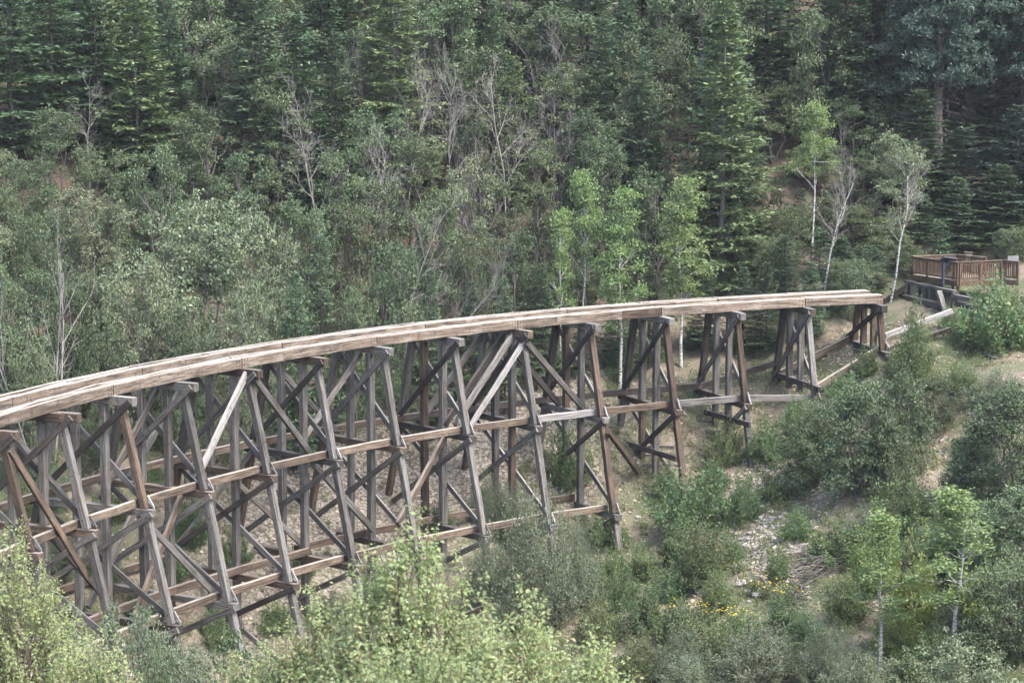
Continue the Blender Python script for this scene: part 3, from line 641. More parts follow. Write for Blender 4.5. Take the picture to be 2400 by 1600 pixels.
reg('box_elder', B_OAK, L_WILLOW, [broad(65, 10, 6.5, 0.3, 34, 30, 30, 0.10, 4, 0.24), broad(66, 10, 5.5, 0.3, 30, 30, 30, 0.10, 3, 0.22)])
reg('weed', B_STEM, L_WEED, [shrub(71, 0.7, 0.9, 9, 20, 0.085, 0.45, 0.6, 0.13), shrub(72, 0.5, 1.1, 10, 18, 0.085, 0.45, 0.4, 0.15), shrub(73, 1.0, 0.8, 9, 24, 0.085, 0.4, 0.7, 0.12)])
reg('bare_white', B_ASPEN, B_DEAD, [bare(81, 7, 2.6, 3, 6, 0.55, 0.45), bare(82, 7, 2.8, 3, 6, 0.6, 0.5)])
reg('bare', B_DEAD, B_DEAD, [bare(83, 6, 2.6, 3, 6, 0.65, 0.3, 0.008), bare(84, 6.5, 3.2, 3, 6, 0.7, 0.3, 0.008), bare(85, 5, 3.0, 2, 4, 0.6, 0.3, 0.010, 3)])
reg('pine', B_FIR, L_BLUE, [pine(91), pine(92, 18, 3.6, 0.4)])

TREES = []                               # (x, y) of what stands already
CAT = {'fir': 'fir tree', 'fir_light': 'fir tree', 'fir_blue': 'fir tree', 'young_fir': 'fir tree', 'oak': 'oak tree', 'oak_pale': 'oak tree', 'aspen': 'aspen tree', 'shrub': 'shrub', 'lime_shrub': 'shrub',
       'willow': 'shrub', 'oak_brush': 'shrub', 'weed': 'weed', 'bare_white': 'dead tree', 'bare': 'dead tree', 'pine': 'pine tree', 'box_elder': 'tree'}
NAME = {'fir': 'fir_tree', 'fir_light': 'fir_tree', 'fir_blue': 'fir_tree', 'young_fir': 'young_fir', 'oak': 'oak_tree', 'oak_pale': 'oak_tree', 'aspen': 'aspen_tree', 'shrub': 'shrub', 'lime_shrub': 'shrub',
        'willow': 'willow_shrub', 'oak_brush': 'oak_shrub', 'weed': 'weed', 'bare_white': 'dead_aspen', 'bare': 'dead_tree', 'pine': 'pine_tree', 'box_elder': 'leafy_tree'}
def plant_at(kind, x, y, H, width, label, group=None, variant=None, rot=None, lean=(0, 0), z=None):
    if kind == 'young_fir' and H > 3.0: pr = [PROTO['fir'][2], PROTO['fir'][0], PROTO['fir'][2]]     # tall saplings carry as fine a foliage as grown firs
    else: pr = PROTO[kind]
    i = (variant if variant is not None else random.randrange(len(pr))) % len(pr); t, c, h0, w0 = pr[i]
    z = gz(x, y) - 0.05 if z is None else z
    M = Matrix.Translation((x, y, z)) @ Matrix.Rotation(lean[0], 4, 'Y') @ Matrix.Rotation(lean[1], 4, 'X') @ Matrix.Rotation(rot if rot is not None else random.uniform(0, 6.28), 4, 'Z') @ Matrix.Diagonal((width / w0, width / w0, H / h0, 1))
    o = link(NAME[kind], None, None, M); o.empty_display_size = 0.3
    shr = kind in ('shrub', 'lime_shrub', 'willow', 'oak_brush', 'weed')
    for nm, me in ((('stem' if shr else 'trunk'), t), (('foliage' if shr else 'branches' if kind.startswith('bare') else 'crown'), c)):
        p = bpy.data.objects.new(nm, me); COL.objects.link(p); p.parent = o
    tag(o, label, CAT[kind], group); TREES.append((x, y, width))
    return o
def plant(kind, px, top, w, label, d=None, base=None, group=None, **kw):
    """px, top, w (and base) as they read in the picture; d metres away, else where the picture shows its foot"""
    if base is not None: p = ground_hit(px, base)
    else:
        r = ray(px, 800); p = Vector((r[0] / r[1] * d, d, 0))
    y = p.y; z = gz(p.x, y); H = at_depth(px, top, y)[2] - z
    return plant_at(kind, p.x, y, max(H, 0.3), w * DS * y / F_PX, label, group, **kw)

# ------------------------------------------------------------------ old bank seat, viewing platform, signs
ab0, ab1 = Vector((20.35, 115.4, -11.62)), Vector((21.95, 111.1, -11.62)); ax = (ab1 - ab0).normalized(); axn = Vector((-ax.y, ax.x, 0)); axn = axn if axn.x < 0 else -axn   # axn faces the broken end
abut = empty('abutment', (ab0 + ab1) / 2 + Vector((0, 0, -1.5))); tag(abut, 'ruined timber abutment of upright planks and leaning struts below the viewing platform', 'abutment')
def ab(t, out, z): return ab0 + (ab1 - ab0) * t + axn * out + Vector((0, 0, z))
beam('cap', ab(-0.04, 0, 0), ab(1.0, 0, -0.06), 0.24, 0.16, W_GREY, abut)
for i in range(15):
    t = 0.03 + i * 0.066; beam('plank', ab(t, 0.02 + random.uniform(-.02, .02), -0.09), ab(t, 0.02, -1.15 - random.uniform(0, .12)), 0.20, 0.07, random.choice([W_DARK, W_DARK, W_GREY]), abut, up=axn)
beam('waler', ab(-0.05, 0.22, -0.78), ab(0.86, 0.22, -0.86), 0.26, 0.30, W_DARK, abut)
beam('strut', ab(0.05, 0.15, -0.15), ab(-0.1, 1.9, -1.5), 0.16, 0.26, W_DARK, abut)
beam('strut', ab(0.78, 0.32, -0.12), ab(1.18, 0.55, -2.15), 0.28, 0.20, W_GREY, abut)
for t in (0.2, 0.46, 0.66): beam('post', ab(t, 0.25, -0.95), ab(t, 0.3, -2.9), 0.26, 0.26, W_DARK if t < .4 else W_GREY, abut, up=axn)
for t, o, z in ((0.0, 0.2, -1.15), (-0.06, 0.45, -1.5), (-0.12, 0.3, -0.5), (-0.16, 0.1, -1.0)): beam('timber', ab(t - 0.22, o, z), ab(t + 0.12, o, z - 0.03), 0.26, 0.24, W_DARK, abut)
beam('timber', ab(0.42, 0.42, -1.2), ab(0.74, 0.42, -1.22), 0.22, 0.22, W_BROWN, abut)
for i in range(3): beam('step_plank', ab(0.46, 0.5 + 0.12 * i, -1.95 - 0.32 * i), ab(0.80, 0.5 + 0.12 * i, -1.97 - 0.32 * i), 0.16, 0.24, (W_BROWN, W_GREY, W_PALE)[i], abut)
for t, z in ((1.0, -0.28), (1.05, -0.62), (1.1, -0.98)): beam('wing_timber', ab(t - 0.02, 0.05, z), ab(t + 0.28, -0.15, z - 0.05), 0.22, 0.24, random.choice([W_GREY, W_DARK]), abut)

pf = [Vector((22.27, 112.0, 0)), Vector((20.57, 115.4, 0)), Vector((22.97, 116.4, 0)), Vector((24.7, 113.2, 0))]   # near, left, back, right corners
PZ = -11.22; RH = 0.92
plat = empty('viewing_platform', (22.6, 114.2, PZ - 0.5)); tag(plat, 'brown stained wooden viewing platform with slatted railing at the canyon edge', 'platform')
U1 = (pf[1] - pf[0]).normalized(); U2 = (pf[3] - pf[0]).normalized()
nb = 19
for i in range(nb):
    a = pf[0] + (pf[1] - pf[0]) * ((i + 0.5) / nb); c = pf[3] + (pf[2] - pf[3]) * ((i + 0.5) / nb)
    beam('deck_board', a + Vector((0, 0, PZ - 0.02)), c + Vector((0, 0, PZ - 0.02)), (pf[1] - pf[0]).length / nb - 0.012, 0.04, W_DECK, plat, ch=0.004, jit=0)
def railing(a, c, fascia=True):
    a, c = Vector(a), Vector(c); d = (c - a); L = d.length; d.normalize()
    up = lambda z: Vector((0, 0, PZ + z))
    beam('handrail', a + up(RH), c + up(RH), 0.14, 0.045, W_DECK, plat, ch=0.006, jit=0)
    beam('rail', a + d * .06 + up(RH - 0.09), c - d * .06 + up(RH - 0.09), 0.04, 0.09, W_DECK, plat, ch=0.005, jit=0)
    beam('rail', a + d * .06 + up(0.10), c - d * .06 + up(0.10), 0.04, 0.09, W_DECK, plat, ch=0.005, jit=0)
    if fascia: beam('fascia', a + up(-0.17), c + up(-0.17), 0.05, 0.26, W_DECK, plat, ch=0.006, jit=0)
    n = max(1, round(L / 1.3))
    for i in range(n + 1):
        p = a + d * (L * i / n) - d * (0.055 if i == n else -0.055 if i == 0 else 0)
        beam('post', p + up(-0.3), p + up(RH - 0.024), 0.10, 0.10, W_DECK, plat, up=d, ch=0.006, jit=0)
    m = int(L / 0.112)
    for i in range(m):
        p = a + d * (L * (i + 0.5) / m); beam('baluster', p + up(0.146), p + up(RH - 0.136), 0.05, 0.045, W_DECK, plat, up=d, ch=0.004, jit=0)
railing(pf[0], pf[1]); railing(pf[0] + Vector((0.05, 0.02, 0)), pf[3]); railing(pf[1] + Vector((.05, .03, 0)), pf[2], False)
w1 = Vector((25.4, 112.5, 0)); railing(pf[3] + Vector((0.08, -0.05, 0)), w1); railing(pf[2] + Vector((.06, 0, 0)), pf[3] + (pf[2] - pf[3]) * 0.45 + Vector((.3, .1, 0)), False)
for p in pf[:1] + pf[1:2] + pf[3:]:
    q = p + (Vector((22.6, 114.2, 0)) - p) * 0.14; beam('leg', (q.x, q.y, gz(q.x, q.y) - 0.3), (q.x, q.y, PZ - 0.06), 0.14, 0.14, W_DECK, plat, up=U1, jit=0)

sg = at_depth(2178, 620, 112.6); sx, sy = sg[0], sg[1]; sz = gz(sx, sy)
sign = empty('interpretive_sign', (sx, sy, sz)); tag(sign, 'dark slate-blue metal sign stand with tilted panel in front of the platform', 'sign')
v = Vector((0.80, 0.22, 0)).normalized(); vn = Vector((-v.y, v.x, 0))
for s_ in (-0.27, 0.27):
    q = Vector((sx, sy, 0)) + v * s_
    beam('leg', (q.x, q.y, sz - 0.2), (q.x, q.y, -10.32), 0.16, 0.10, M_SIGN, sign, up=v, jit=0)
c0 = Vector((sx, sy, -10.22))
beam('panel', c0 - v * 0.38 + Vector((0, 0, 0.06)), c0 + v * 0.38 - Vector((0, 0, 0.05)), 0.55, 0.07, M_SIGN, sign, up=(vn * 0.42 + Vector((0, 0, 0.9))), jit=0)
beam('crossbar', Vector((sx, sy, -10.45)) - v * 0.2, Vector((sx, sy, -10.45)) + v * 0.2, 0.06, 0.16, M_SIGN, sign, jit=0)

p = at_depth(2224, 592, 117.4); z0 = gz(p[0], p[1])
nbd = empty('notice_board', (p[0], p[1], z0)); tag(nbd, 'small brown wooden notice board standing behind the platform railing', 'sign')
for dx in (-0.17, 0.17): beam('post', (p[0] + dx, p[1], z0 - 0.2), (p[0] + dx, p[1], p[2] + 0.28), 0.09, 0.09, W_DECK, nbd, up=(0, 1, 0), jit=0)
beam('panel', (p[0] - 0.13, p[1] - 0.03, p[2]), (p[0] + 0.13, p[1] - 0.03, p[2]), 0.03, 0.40, M_GLASSY, nbd, jit=0)
beam('top_rail', (p[0] - 0.24, p[1], p[2] + 0.30), (p[0] + 0.24, p[1], p[2] + 0.26), 0.14, 0.05, W_DECK, nbd, jit=0)
p = at_depth(2327, 594, 115.2); z0 = gz(p[0], p[1])
pb = empty('information_board', (p[0], p[1], z0)); tag(pb, 'pale grey board on a post past the platform at the picture edge', 'sign')
beam('board', (p[0] - 0.28, p[1], p[2]), (p[0] + 0.28, p[1], p[2] + 0.02), 0.05, 0.26, M_BOARD, pb, jit=0)
beam('post', (p[0] + 0.05, p[1] + 0.08, z0 - 0.3), (p[0] + 0.05, p[1] + 0.08, p[2] + 0.1), 0.09, 0.09, W_DECK, pb, up=(0, 1, 0), jit=0)

# cribbing and loose timbers on the bank
crib = empty('timber_crib', ground_hit(1640, 985)); tag(crib, 'stack of grey retaining timbers on the slope beside the third bent', 'timber crib')
for i, (px, py, L_, m_) in enumerate(((1648, 952, 1.3, W_GREY), (1640, 972, 1.5, W_GREY), (1652, 995, 1.2, W_GREY), (1656, 1012, 0.9, W_DARK))):
    q = ground_hit(px, py); beam('timber', q + Vector((-L_ / 2, 0.2, 0.05)), q + Vector((L_ / 2, -0.1, 0.1)), 0.22, 0.2, m_, crib)
crib2 = empty('timber_crib', ground_hit(1500, 1060)); tag(crib2, 'low crib of dark timbers under the fourth bent', 'timber crib')
for i, (px, py, L_) in enumerate(((1510, 1030, 1.6), (1500, 1050, 2.0), (1520, 1072, 1.8))):
    q = ground_hit(px, py); beam('timber', q + Vector((-L_ / 2, 0.3, 0.02)), q + Vector((L_ / 2, -0.2, 0.1)), 0.22, 0.2, (W_GREY, W_DARK, W_GREY)[i], crib2)
def loose(px0, py0, px1, py1, w, h, mt, label, lift=0.12):
    a, c = ground_hit(px0, py0), ground_hit(px1, py1); o = beam('fallen_timber', a + Vector((0, 0, lift)), c + Vector((0, 0, lift)), w, h, mt); tag(o, label, 'timber', 'timbers lying on the bank'); return o
loose(2248, 812, 2288, 828, 0.24, 0.06, W_GREY, 'short grey plank lying below the shrub right of the abutment')
loose(1965, 812, 2045, 822, 0.28, 0.22, W_DARK, 'dark timber lying at the foot of the last bent')
loose(1040, 1430, 1110, 1400, 0.2, 0.2, W_GIRT, 'brown timber half hidden behind the foreground tree')

# ------------------------------------------------------------------ trees that can be told apart, from left to right
T = plant
# left: pale oaks above the near end of the deck
T('oak_pale', 450, 452, 430, 'broad pale green oak with wide rounded crown above the near deck', d=104, variant=0, rot=1.0)
T('oak_pale', 215, 438, 240, 'rounded grey-green oak left of the broad pale oak', d=109, variant=1)
T('oak_pale', 600, 500, 210, 'pale oak at the right shoulder of the broad oak', d=106, variant=1)
T('oak', 70, 365, 210, 'oak with yellowish top at the left picture edge', d=113, variant=2)
T('oak_pale', 20, 330, 120, 'pale slender oak cut by the left picture edge', d=116, variant=2)
T('oak', 150, 600, 190, 'dark low oak behind the bare grey tree at left', d=100, variant=0)
T('oak_pale', 320, 610, 220, 'lower oak in front of the broad pale oak', d=99, variant=1)
T('oak_pale', 560, 640, 230, 'grey-green oak just behind the deck at left', d=100, variant=0)
T('oak', 30, 640, 170, 'shadowy oak at the left edge beside the bare grey tree', d=97, variant=4)
T('oak', 430, 700, 200, 'low oak close behind the deck near the far rail', d=97, variant=2)
T('oak', 240, 730, 170, 'bushy low oak behind the near end of the deck', d=95, variant=0)
T('bare', 85, 545, 190, 'bare pale grey tree with forked stems at the left edge', d=93, variant=2, rot=0.6)
T('oak', 60, 800, 180, 'dark leafy oak below the bare grey tree', d=93, variant=2)
T('fir', 40, -70, 325, 'tall dark fir in the upper left corner', d=121, variant=0)
T('fir', 135, -110, 247, 'dark trunked fir second from the upper left corner', d=123, variant=1)
T('fir_light', 325, -15, 280, 'bright green layered fir standing out at upper left', d=122, variant=1)
T('fir', 235, -90, 221, 'fir behind the bright layered fir at upper left', d=130, variant=3)
T('fir', 430, -70, 221, 'narrow fir between the bright fir and the tall oak', d=132, variant=1)
T('oak', 250, 330, 180, 'oak below the bright layered fir', d=114, variant=0)
T('oak', 130, 250, 200, 'broad dark oak under the corner firs', d=117, variant=2)
T('oak', 380, 330, 210, 'dense oak above the broad pale oak', d=113, variant=2)
T('oak_pale', 540, 62, 200, 'tall upright oak with pale yellow-green top', d=125, variant=2)
T('oak', 640, 180, 170, 'oak right of the tall upright oak', d=121, variant=3)
T('oak', 470, 240, 190, 'oak left of the tall upright oak', d=119, variant=3)
T('oak', 560, 340, 190, 'dark oak below the tall upright oak', d=114, variant=4)
T('bare', 215, 185, 80, 'thin grey dead tree by the bright layered fir', d=120, variant=0)
T('fir', 640, -110, 273, 'fir at the top edge above the upright oak', d=137, variant=0)
T('fir', 765, -70, 286, 'dark fir at the top edge left of the pale trunked fir', d=134, variant=2)
T('fir_light', 910, -90, 290, 'fir with a pale bare trunk showing at the top edge', d=126, variant=0)
T('fir', 1010, -60, 260, 'fir right of the pale trunked fir', d=136, variant=3)
T('oak_pale', 800, 112, 170, 'pale topped oak left of the grey dead trees', d=127, variant=2)
T('oak', 985, 130, 180, 'oak among the grey dead trees', d=130, variant=3)
T('bare', 742, 205, 130, 'largest grey dead tree with fine twigs, left of the dead group', d=119, variant=0)
T('bare', 858, 100, 90, 'slender grey dead tree, second of the dead group', d=125, variant=0)
T('bare', 925, 130, 110, 'twiggy grey dead tree in the middle of the dead group', d=123, variant=1)
T('bare', 972, 85, 70, 'thin dead tree behind the dead group', d=128, variant=0)
T('bare', 1030, 130, 100, 'grey dead tree at the right of the dead group', d=124, variant=1)
T('bare', 1212, 60, 120, 'dead tree with many upright twigs near the top middle', d=129, variant=1)
T('bare', 1165, 165, 120, 'dead tree below the upright twiggy one', d=122, variant=0)
T('bare', 838, 300, 120, 'grey dead tree below the dead group', d=117, variant=1)
T('bare', 1265, 200, 100, 'faint grey dead tree over the aspens', d=124, variant=0)
T('bare', 1075, 315, 120, 'dead crown above the narrow oak at middle', d=116.5, variant=2)
T('oak', 880, 240, 200, 'oak filling the slope under the dead group', d=120, variant=0)
T('oak', 780, 330, 190, 'oak in front of the largest grey dead tree', d=116, variant=4)
T('oak', 800, 470, 170, 'dark oak over the bare soil left of the leaning stems', d=112, variant=1)
T('oak', 700, 440, 160, 'dark oak right of the broad pale oak', d=110, variant=3)
T('oak', 880, 400, 190, 'oak behind the leaning grey stems', d=114, variant=4)
T('oak', 960, 300, 170, 'oak left of the narrow grey-green oak', d=119, variant=3)
T('oak_pale', 1070, 335, 150, 'narrow grey-green oak in the middle of the slope', d=115, variant=2)
T('oak', 1010, 440, 190, 'shadowed oak left of the aspens', d=111.5, variant=1)
T('oak', 1150, 400, 190, 'oak between the narrow oak and the aspens', d=117, variant=4)
T('oak', 1170, 520, 170, 'dark oak close left of the aspens', d=112, variant=3)
T('oak', 1090, 540, 170, 'dark oak behind the small firs', d=110, variant=2)
T('bare', 845, 445, 110, 'pale bare stem leaning right above the bright bushy tree', d=108.5, variant=0, lean=(0.45, 0))
T('bare', 925, 495, 80, 'second bare stem leaning right above the bright bushy tree', d=108, variant=1, lean=(0.5, 0))
T('oak', 905, 560, 220, 'bright green bushy tree behind the deck with dead limbs on top', d=105.5, variant=2)
T('oak', 810, 640, 150, 'smaller bush left of the bright bushy tree', d=104, variant=0)
T('young_fir', 738, 530, 170, 'young fir with layered branches right of the broad oak', d=103.5, variant=1)
T('young_fir', 680, 620, 150, 'small fir tucked under the broad oak', d=102, variant=0)
T('young_fir', 990, 610, 130, 'blue-green small fir right of the bright bushy tree', d=106.5, variant=1)
T('young_fir', 1160, 632, 100, 'small pointed fir rising over the deck in the middle', d=109, variant=2)
T('young_fir', 1245, 605, 120, 'young fir just left of the aspen trunks', d=111, variant=0)
T('young_fir', 1080, 640, 120, 'dark young fir behind the middle of the deck', d=108.5, variant=1)
# middle and right
T('fir', 1120, -80, 286, 'dark fir at the top edge over the dead trees', d=137, variant=2)
T('fir', 1235, -100, 273, 'fir at the top edge in the middle', d=142, variant=0)
T('fir', 1345, -90, 299, 'broad fir at the top edge right of the middle', d=133, variant=2)
T('fir', 1470, -80, 286, 'fir at the top edge left of the tallest fir', d=137, variant=0)
T('oak', 1300, 150, 210, 'oak high above the aspens', d=128, variant=1)
T('oak_pale', 1465, 145, 200, 'grey-green broad oak between the aspens and the tallest fir', d=124, variant=2)
T('oak', 1385, 290, 190, 'oak straight above the aspen pair', d=120, variant=0)
T('oak', 1540, 260, 160, 'oak beside the tallest fir', d=123, variant=4)
T('oak', 1240, 330, 180, 'oak upper left of the aspens', d=119, variant=4)
T('oak', 1500, 380, 150, 'dark oak behind the third aspen', d=117, variant=3)
T('oak', 1330, 470, 160, 'dark oak behind the aspen pair', d=115.5, variant=3)
T('fir_light', 1655, -25, 290, 'tallest yellow-green fir with tiered branches and pale trunk', d=118.5, variant=0)
T('fir', 1610, -120, 247, 'dark fir behind the tallest fir', d=137, variant=1)
T('fir', 1750, -90, 286, 'fir at the top edge right of the tallest fir', d=132, variant=0)
T('fir', 1880, -110, 286, 'fir at the top edge over the tall aspen', d=138, variant=2)
T('fir', 1990, -60, 260, 'fir left of the big dark pines', d=133, variant=3)
T('oak', 1770, 200, 180, 'oak right of the tallest fir', d=128, variant=1)
T('oak', 1960, 220, 190, 'oak behind the tall aspen', d=127, variant=0)
T('oak_pale', 2060, 310, 190, 'grey-green oak above the right dead aspen', d=121, variant=1)
T('oak', 1770, 400, 140, 'small oak beside the tiered fir at mid slope', d=121, variant=4)
T('oak', 1940, 380, 130, 'small oak behind the left dead aspen', d=124, variant=3)
T('pine', 2142, -230, 300, 'big dark pine with a thick trunk at upper right', d=127, variant=0, rot=0.5)
T('pine', 2212, -260, 320, 'second thick dark pine with dead drooping limbs at upper right', d=130, variant=1, rot=2.2)
T('pine', 2340, -220, 300, 'dark pine filling the upper right corner', d=128, variant=0, rot=4.0)
T('pine', 2060, -220, 280, 'dark pine left of the two thick trunked pines', d=137, variant=1, rot=1.0)
T('fir_blue', 2200, 290, 260, 'blue-green spruce under the big pines', d=124.5, variant=1)
T('fir_blue', 2325, 240, 273, 'blue-green fir at the right edge under the pines', d=123, variant=0)
T('fir', 2270, 40, 325, 'dark fir between the thick pines and the corner pine', d=130, variant=2)
T('fir', 2190, 60, 299, 'dark fir behind the thick pines', d=134, variant=0)
T('fir', 2100, 200, 260, 'dark fir left below the thick pines', d=125, variant=0)
T('fir', 2290, 375, 208, 'dark fir behind the platform at the right edge', d=121.5, variant=2)
T('fir', 2190, 405, 182, 'dark fir straight behind the platform', d=121, variant=2)
T('fir', 2350, 330, 221, 'dark fir at the right picture edge above the pale board', d=123, variant=0)
T('fir', 2105, 440, 156, 'small dark fir left of the platform', d=121, variant=2)
T('young_fir', 2150, 500, 90, 'young fir by the left corner of the platform', d=118.5, variant=1)
T('oak_brush', 2085, 560, 110, 'leafy bush on the slope left of the platform', d=117.5, variant=1)
T('oak_brush', 2320, 520, 130, 'bush behind the right end of the platform', d=118.5, variant=0)
T('aspen', 1335, 362, 135, 'bright aspen with white trunk, tallest of the aspens by the deck', d=112.5, variant=0, rot=0.3)
T('aspen', 1288, 470, 95, 'thin aspen with slender pale trunk left of the bright aspen', d=111.8, variant=1)
T('aspen', 1425, 418, 160, 'bright aspen with pointed crown right of the tallest aspen', d=111.2, variant=2)
T('aspen', 1565, 393, 165, 'bright leafy aspen left of the tallest fir', d=112, variant=2, rot=2.0)
T('aspen', 1866, 208, 125, 'tall aspen with a long bare white trunk on the slope', base=612, variant=0)
T('bare_white', 1893, 392, 120, 'left dead aspen with white trunk and bare twigs', base=722, variant=0)
T('bare_white', 2043, 385, 115, 'right dead aspen with white trunk and bare twigs near the deck end', base=696, variant=1)
T('bare', 1935, 280, 40, 'thin bare trunk behind the left dead aspen', d=122, variant=0)
for px, top, w, d, lb in ((1420, 590, 110, 113, 'young fir between the two bright aspens'), (1490, 600, 120, 113.5, 'young fir left of the bright leafy aspen'), (1705, 610, 130, 113, 'young fir at the foot of the tallest fir'),
        (1800, 535, 140, 115, 'young fir left of the tall aspen trunk'), (1930, 545, 150, 115.5, 'young fir between the two dead aspens'), (1995, 560, 120, 116.5, 'small fir left of the right dead aspen'), (1760, 600, 110, 112.5, 'small fir behind the deck right of the tallest fir'), (1860, 600, 110, 113, 'small fir at the foot of the tall aspen'), (1620, 600, 120, 113, 'dark small fir left of the foot of the tallest fir')):
    T('young_fir', px, top, w, lb, d=d)

for kind, px, top, w, d, lb in (('oak_brush', 1800, 470, 150, 119.5, 'bush behind the tall aspen trunk, to its left'), ('young_fir', 1835, 430, 110, 121, 'fir sapling behind the tall aspen trunk'), ('oak_brush', 1900, 450, 150, 121.5, 'bush between the tall aspen and the left dead aspen'), ('oak_brush', 1960, 470, 150, 120, 'bush behind the left dead aspen, to its right'), ('young_fir', 1990, 440, 110, 122, 'fir sapling between the dead aspens, higher up'), ('oak_brush', 2020, 500, 140, 119, 'bush behind the right dead aspen'), ('oak', 1850, 330, 160, 125, 'oak behind the crown of the tall aspen'), ('oak', 1990, 350, 150, 125, 'oak between the dead aspens, higher up'), ('young_fir', 1880, 520, 100, 118, 'small fir right of the tall aspen trunk'), ('oak_brush', 1770, 540, 120, 116.5, 'bush at the right foot of the tallest fir'), ('oak_brush', 1950, 590, 120, 114, 'low bush just behind the deck end'), ('oak_brush', 100, 480, 150, 108, 'oak bush behind the bare grey tree at left'), ('oak_brush', 20, 430, 140, 110, 'oak bush at the left edge above the bare grey tree')):
    T(kind, px, top, w, lb, d=d)
# behind and beneath the trestle
for kind, px, base, top, w, lb in (
    ('oak_brush', 60, 1090, 950, 190, 'bright bush seen behind the nearest bent'), ('oak_brush', 200, 1060, 960, 150, 'bush seen between the second and third nearest bents'),
    ('oak_brush', 350, 985, 880, 140, 'dark bush below the deck behind the fourth nearest bent'), ('shrub', 480, 960, 880, 90, 'small bush under the deck left of the gravel slope'),
    ('young_fir', 665, 960, 835, 110, 'small fir on the gravel slope under the deck'), ('young_fir', 775, 900, 800, 90, 'small fir under the deck above the gravel'),
    ('shrub', 850, 880, 790, 90, 'bush at the top of the gravel slope'), ('young_fir', 975, 880, 790, 90, 'small fir above the gravel near the paired pale braces'), ('shrub', 1120, 900, 800, 110, 'bush above the gravel behind the sixth bent'),
    ('shrub', 1270, 860, 780, 100, 'bush behind the fifth bent under the deck'), ('shrub', 1440, 870, 770, 110, 'bush behind the fourth bent under the deck'), ('young_fir', 1330, 860, 760, 90, 'small fir under the deck behind the fifth bent'),
    ('shrub', 1500, 830, 750, 90, 'bush under the deck left of the fourth bent'), ('shrub', 1590, 800, 740, 70, 'small bush under the deck by the third bent'), ('shrub', 1740, 790, 740, 80, 'small bush under the deck by the second bent'),
    ('shrub', 440, 1250, 1130, 100, 'thin green bush in the middle of the left bents'), ('willow', 130, 1330, 1180, 130, 'green bush beneath the nearest bents'), ('shrub', 540, 1300, 1200, 80, 'bush in the shade below the trestle'), ('willow', 1120, 1200, 1080, 110, 'grey-green bush among the posts of the sixth bent'),
    ('shrub', 1010, 1010 + 220, 1130, 80, 'small bush under the middle bents')):
    T(kind, px, top, w, lb, base=base)

for kind, px, base, top, w, lb in (('shrub', 40, 1190, 1090, 110, 'low bush beneath the nearest bent'), ('shrub', 250, 1200, 1090, 100, 'low bush beneath the third nearest bent'), ('oak_brush', 120, 1180, 1060, 130, 'leafy bush beneath the second nearest bent'), ('shrub', 340, 1130, 1040, 90, 'bush on the bank behind the fourth nearest bent'), ('shrub', 400, 1330, 1240, 90, 'bush in the middle of the fourth nearest span'), ('willow', 240, 1350, 1240, 120, 'grey-green bush under the second nearest span'), ('shrub', 60, 1330, 1220, 110, 'bush low beneath the nearest span'), ('oak_brush', 290, 1010, 900, 120, 'dark bush behind the third nearest bent'), ('oak_brush', 130, 1000, 900, 130, 'dark bush close behind the near deck'), ('oak_brush', 430, 940, 850, 110, 'dark bush under the deck behind the pale diagonal'), ('young_fir', 590, 900, 790, 100, 'small fir tucked under the deck left of the gravel'), ('shrub', 560, 1000, 930, 70, 'small bush at the left edge of the gravel slope')):
    T(kind, px, top, w, lb, base=base)
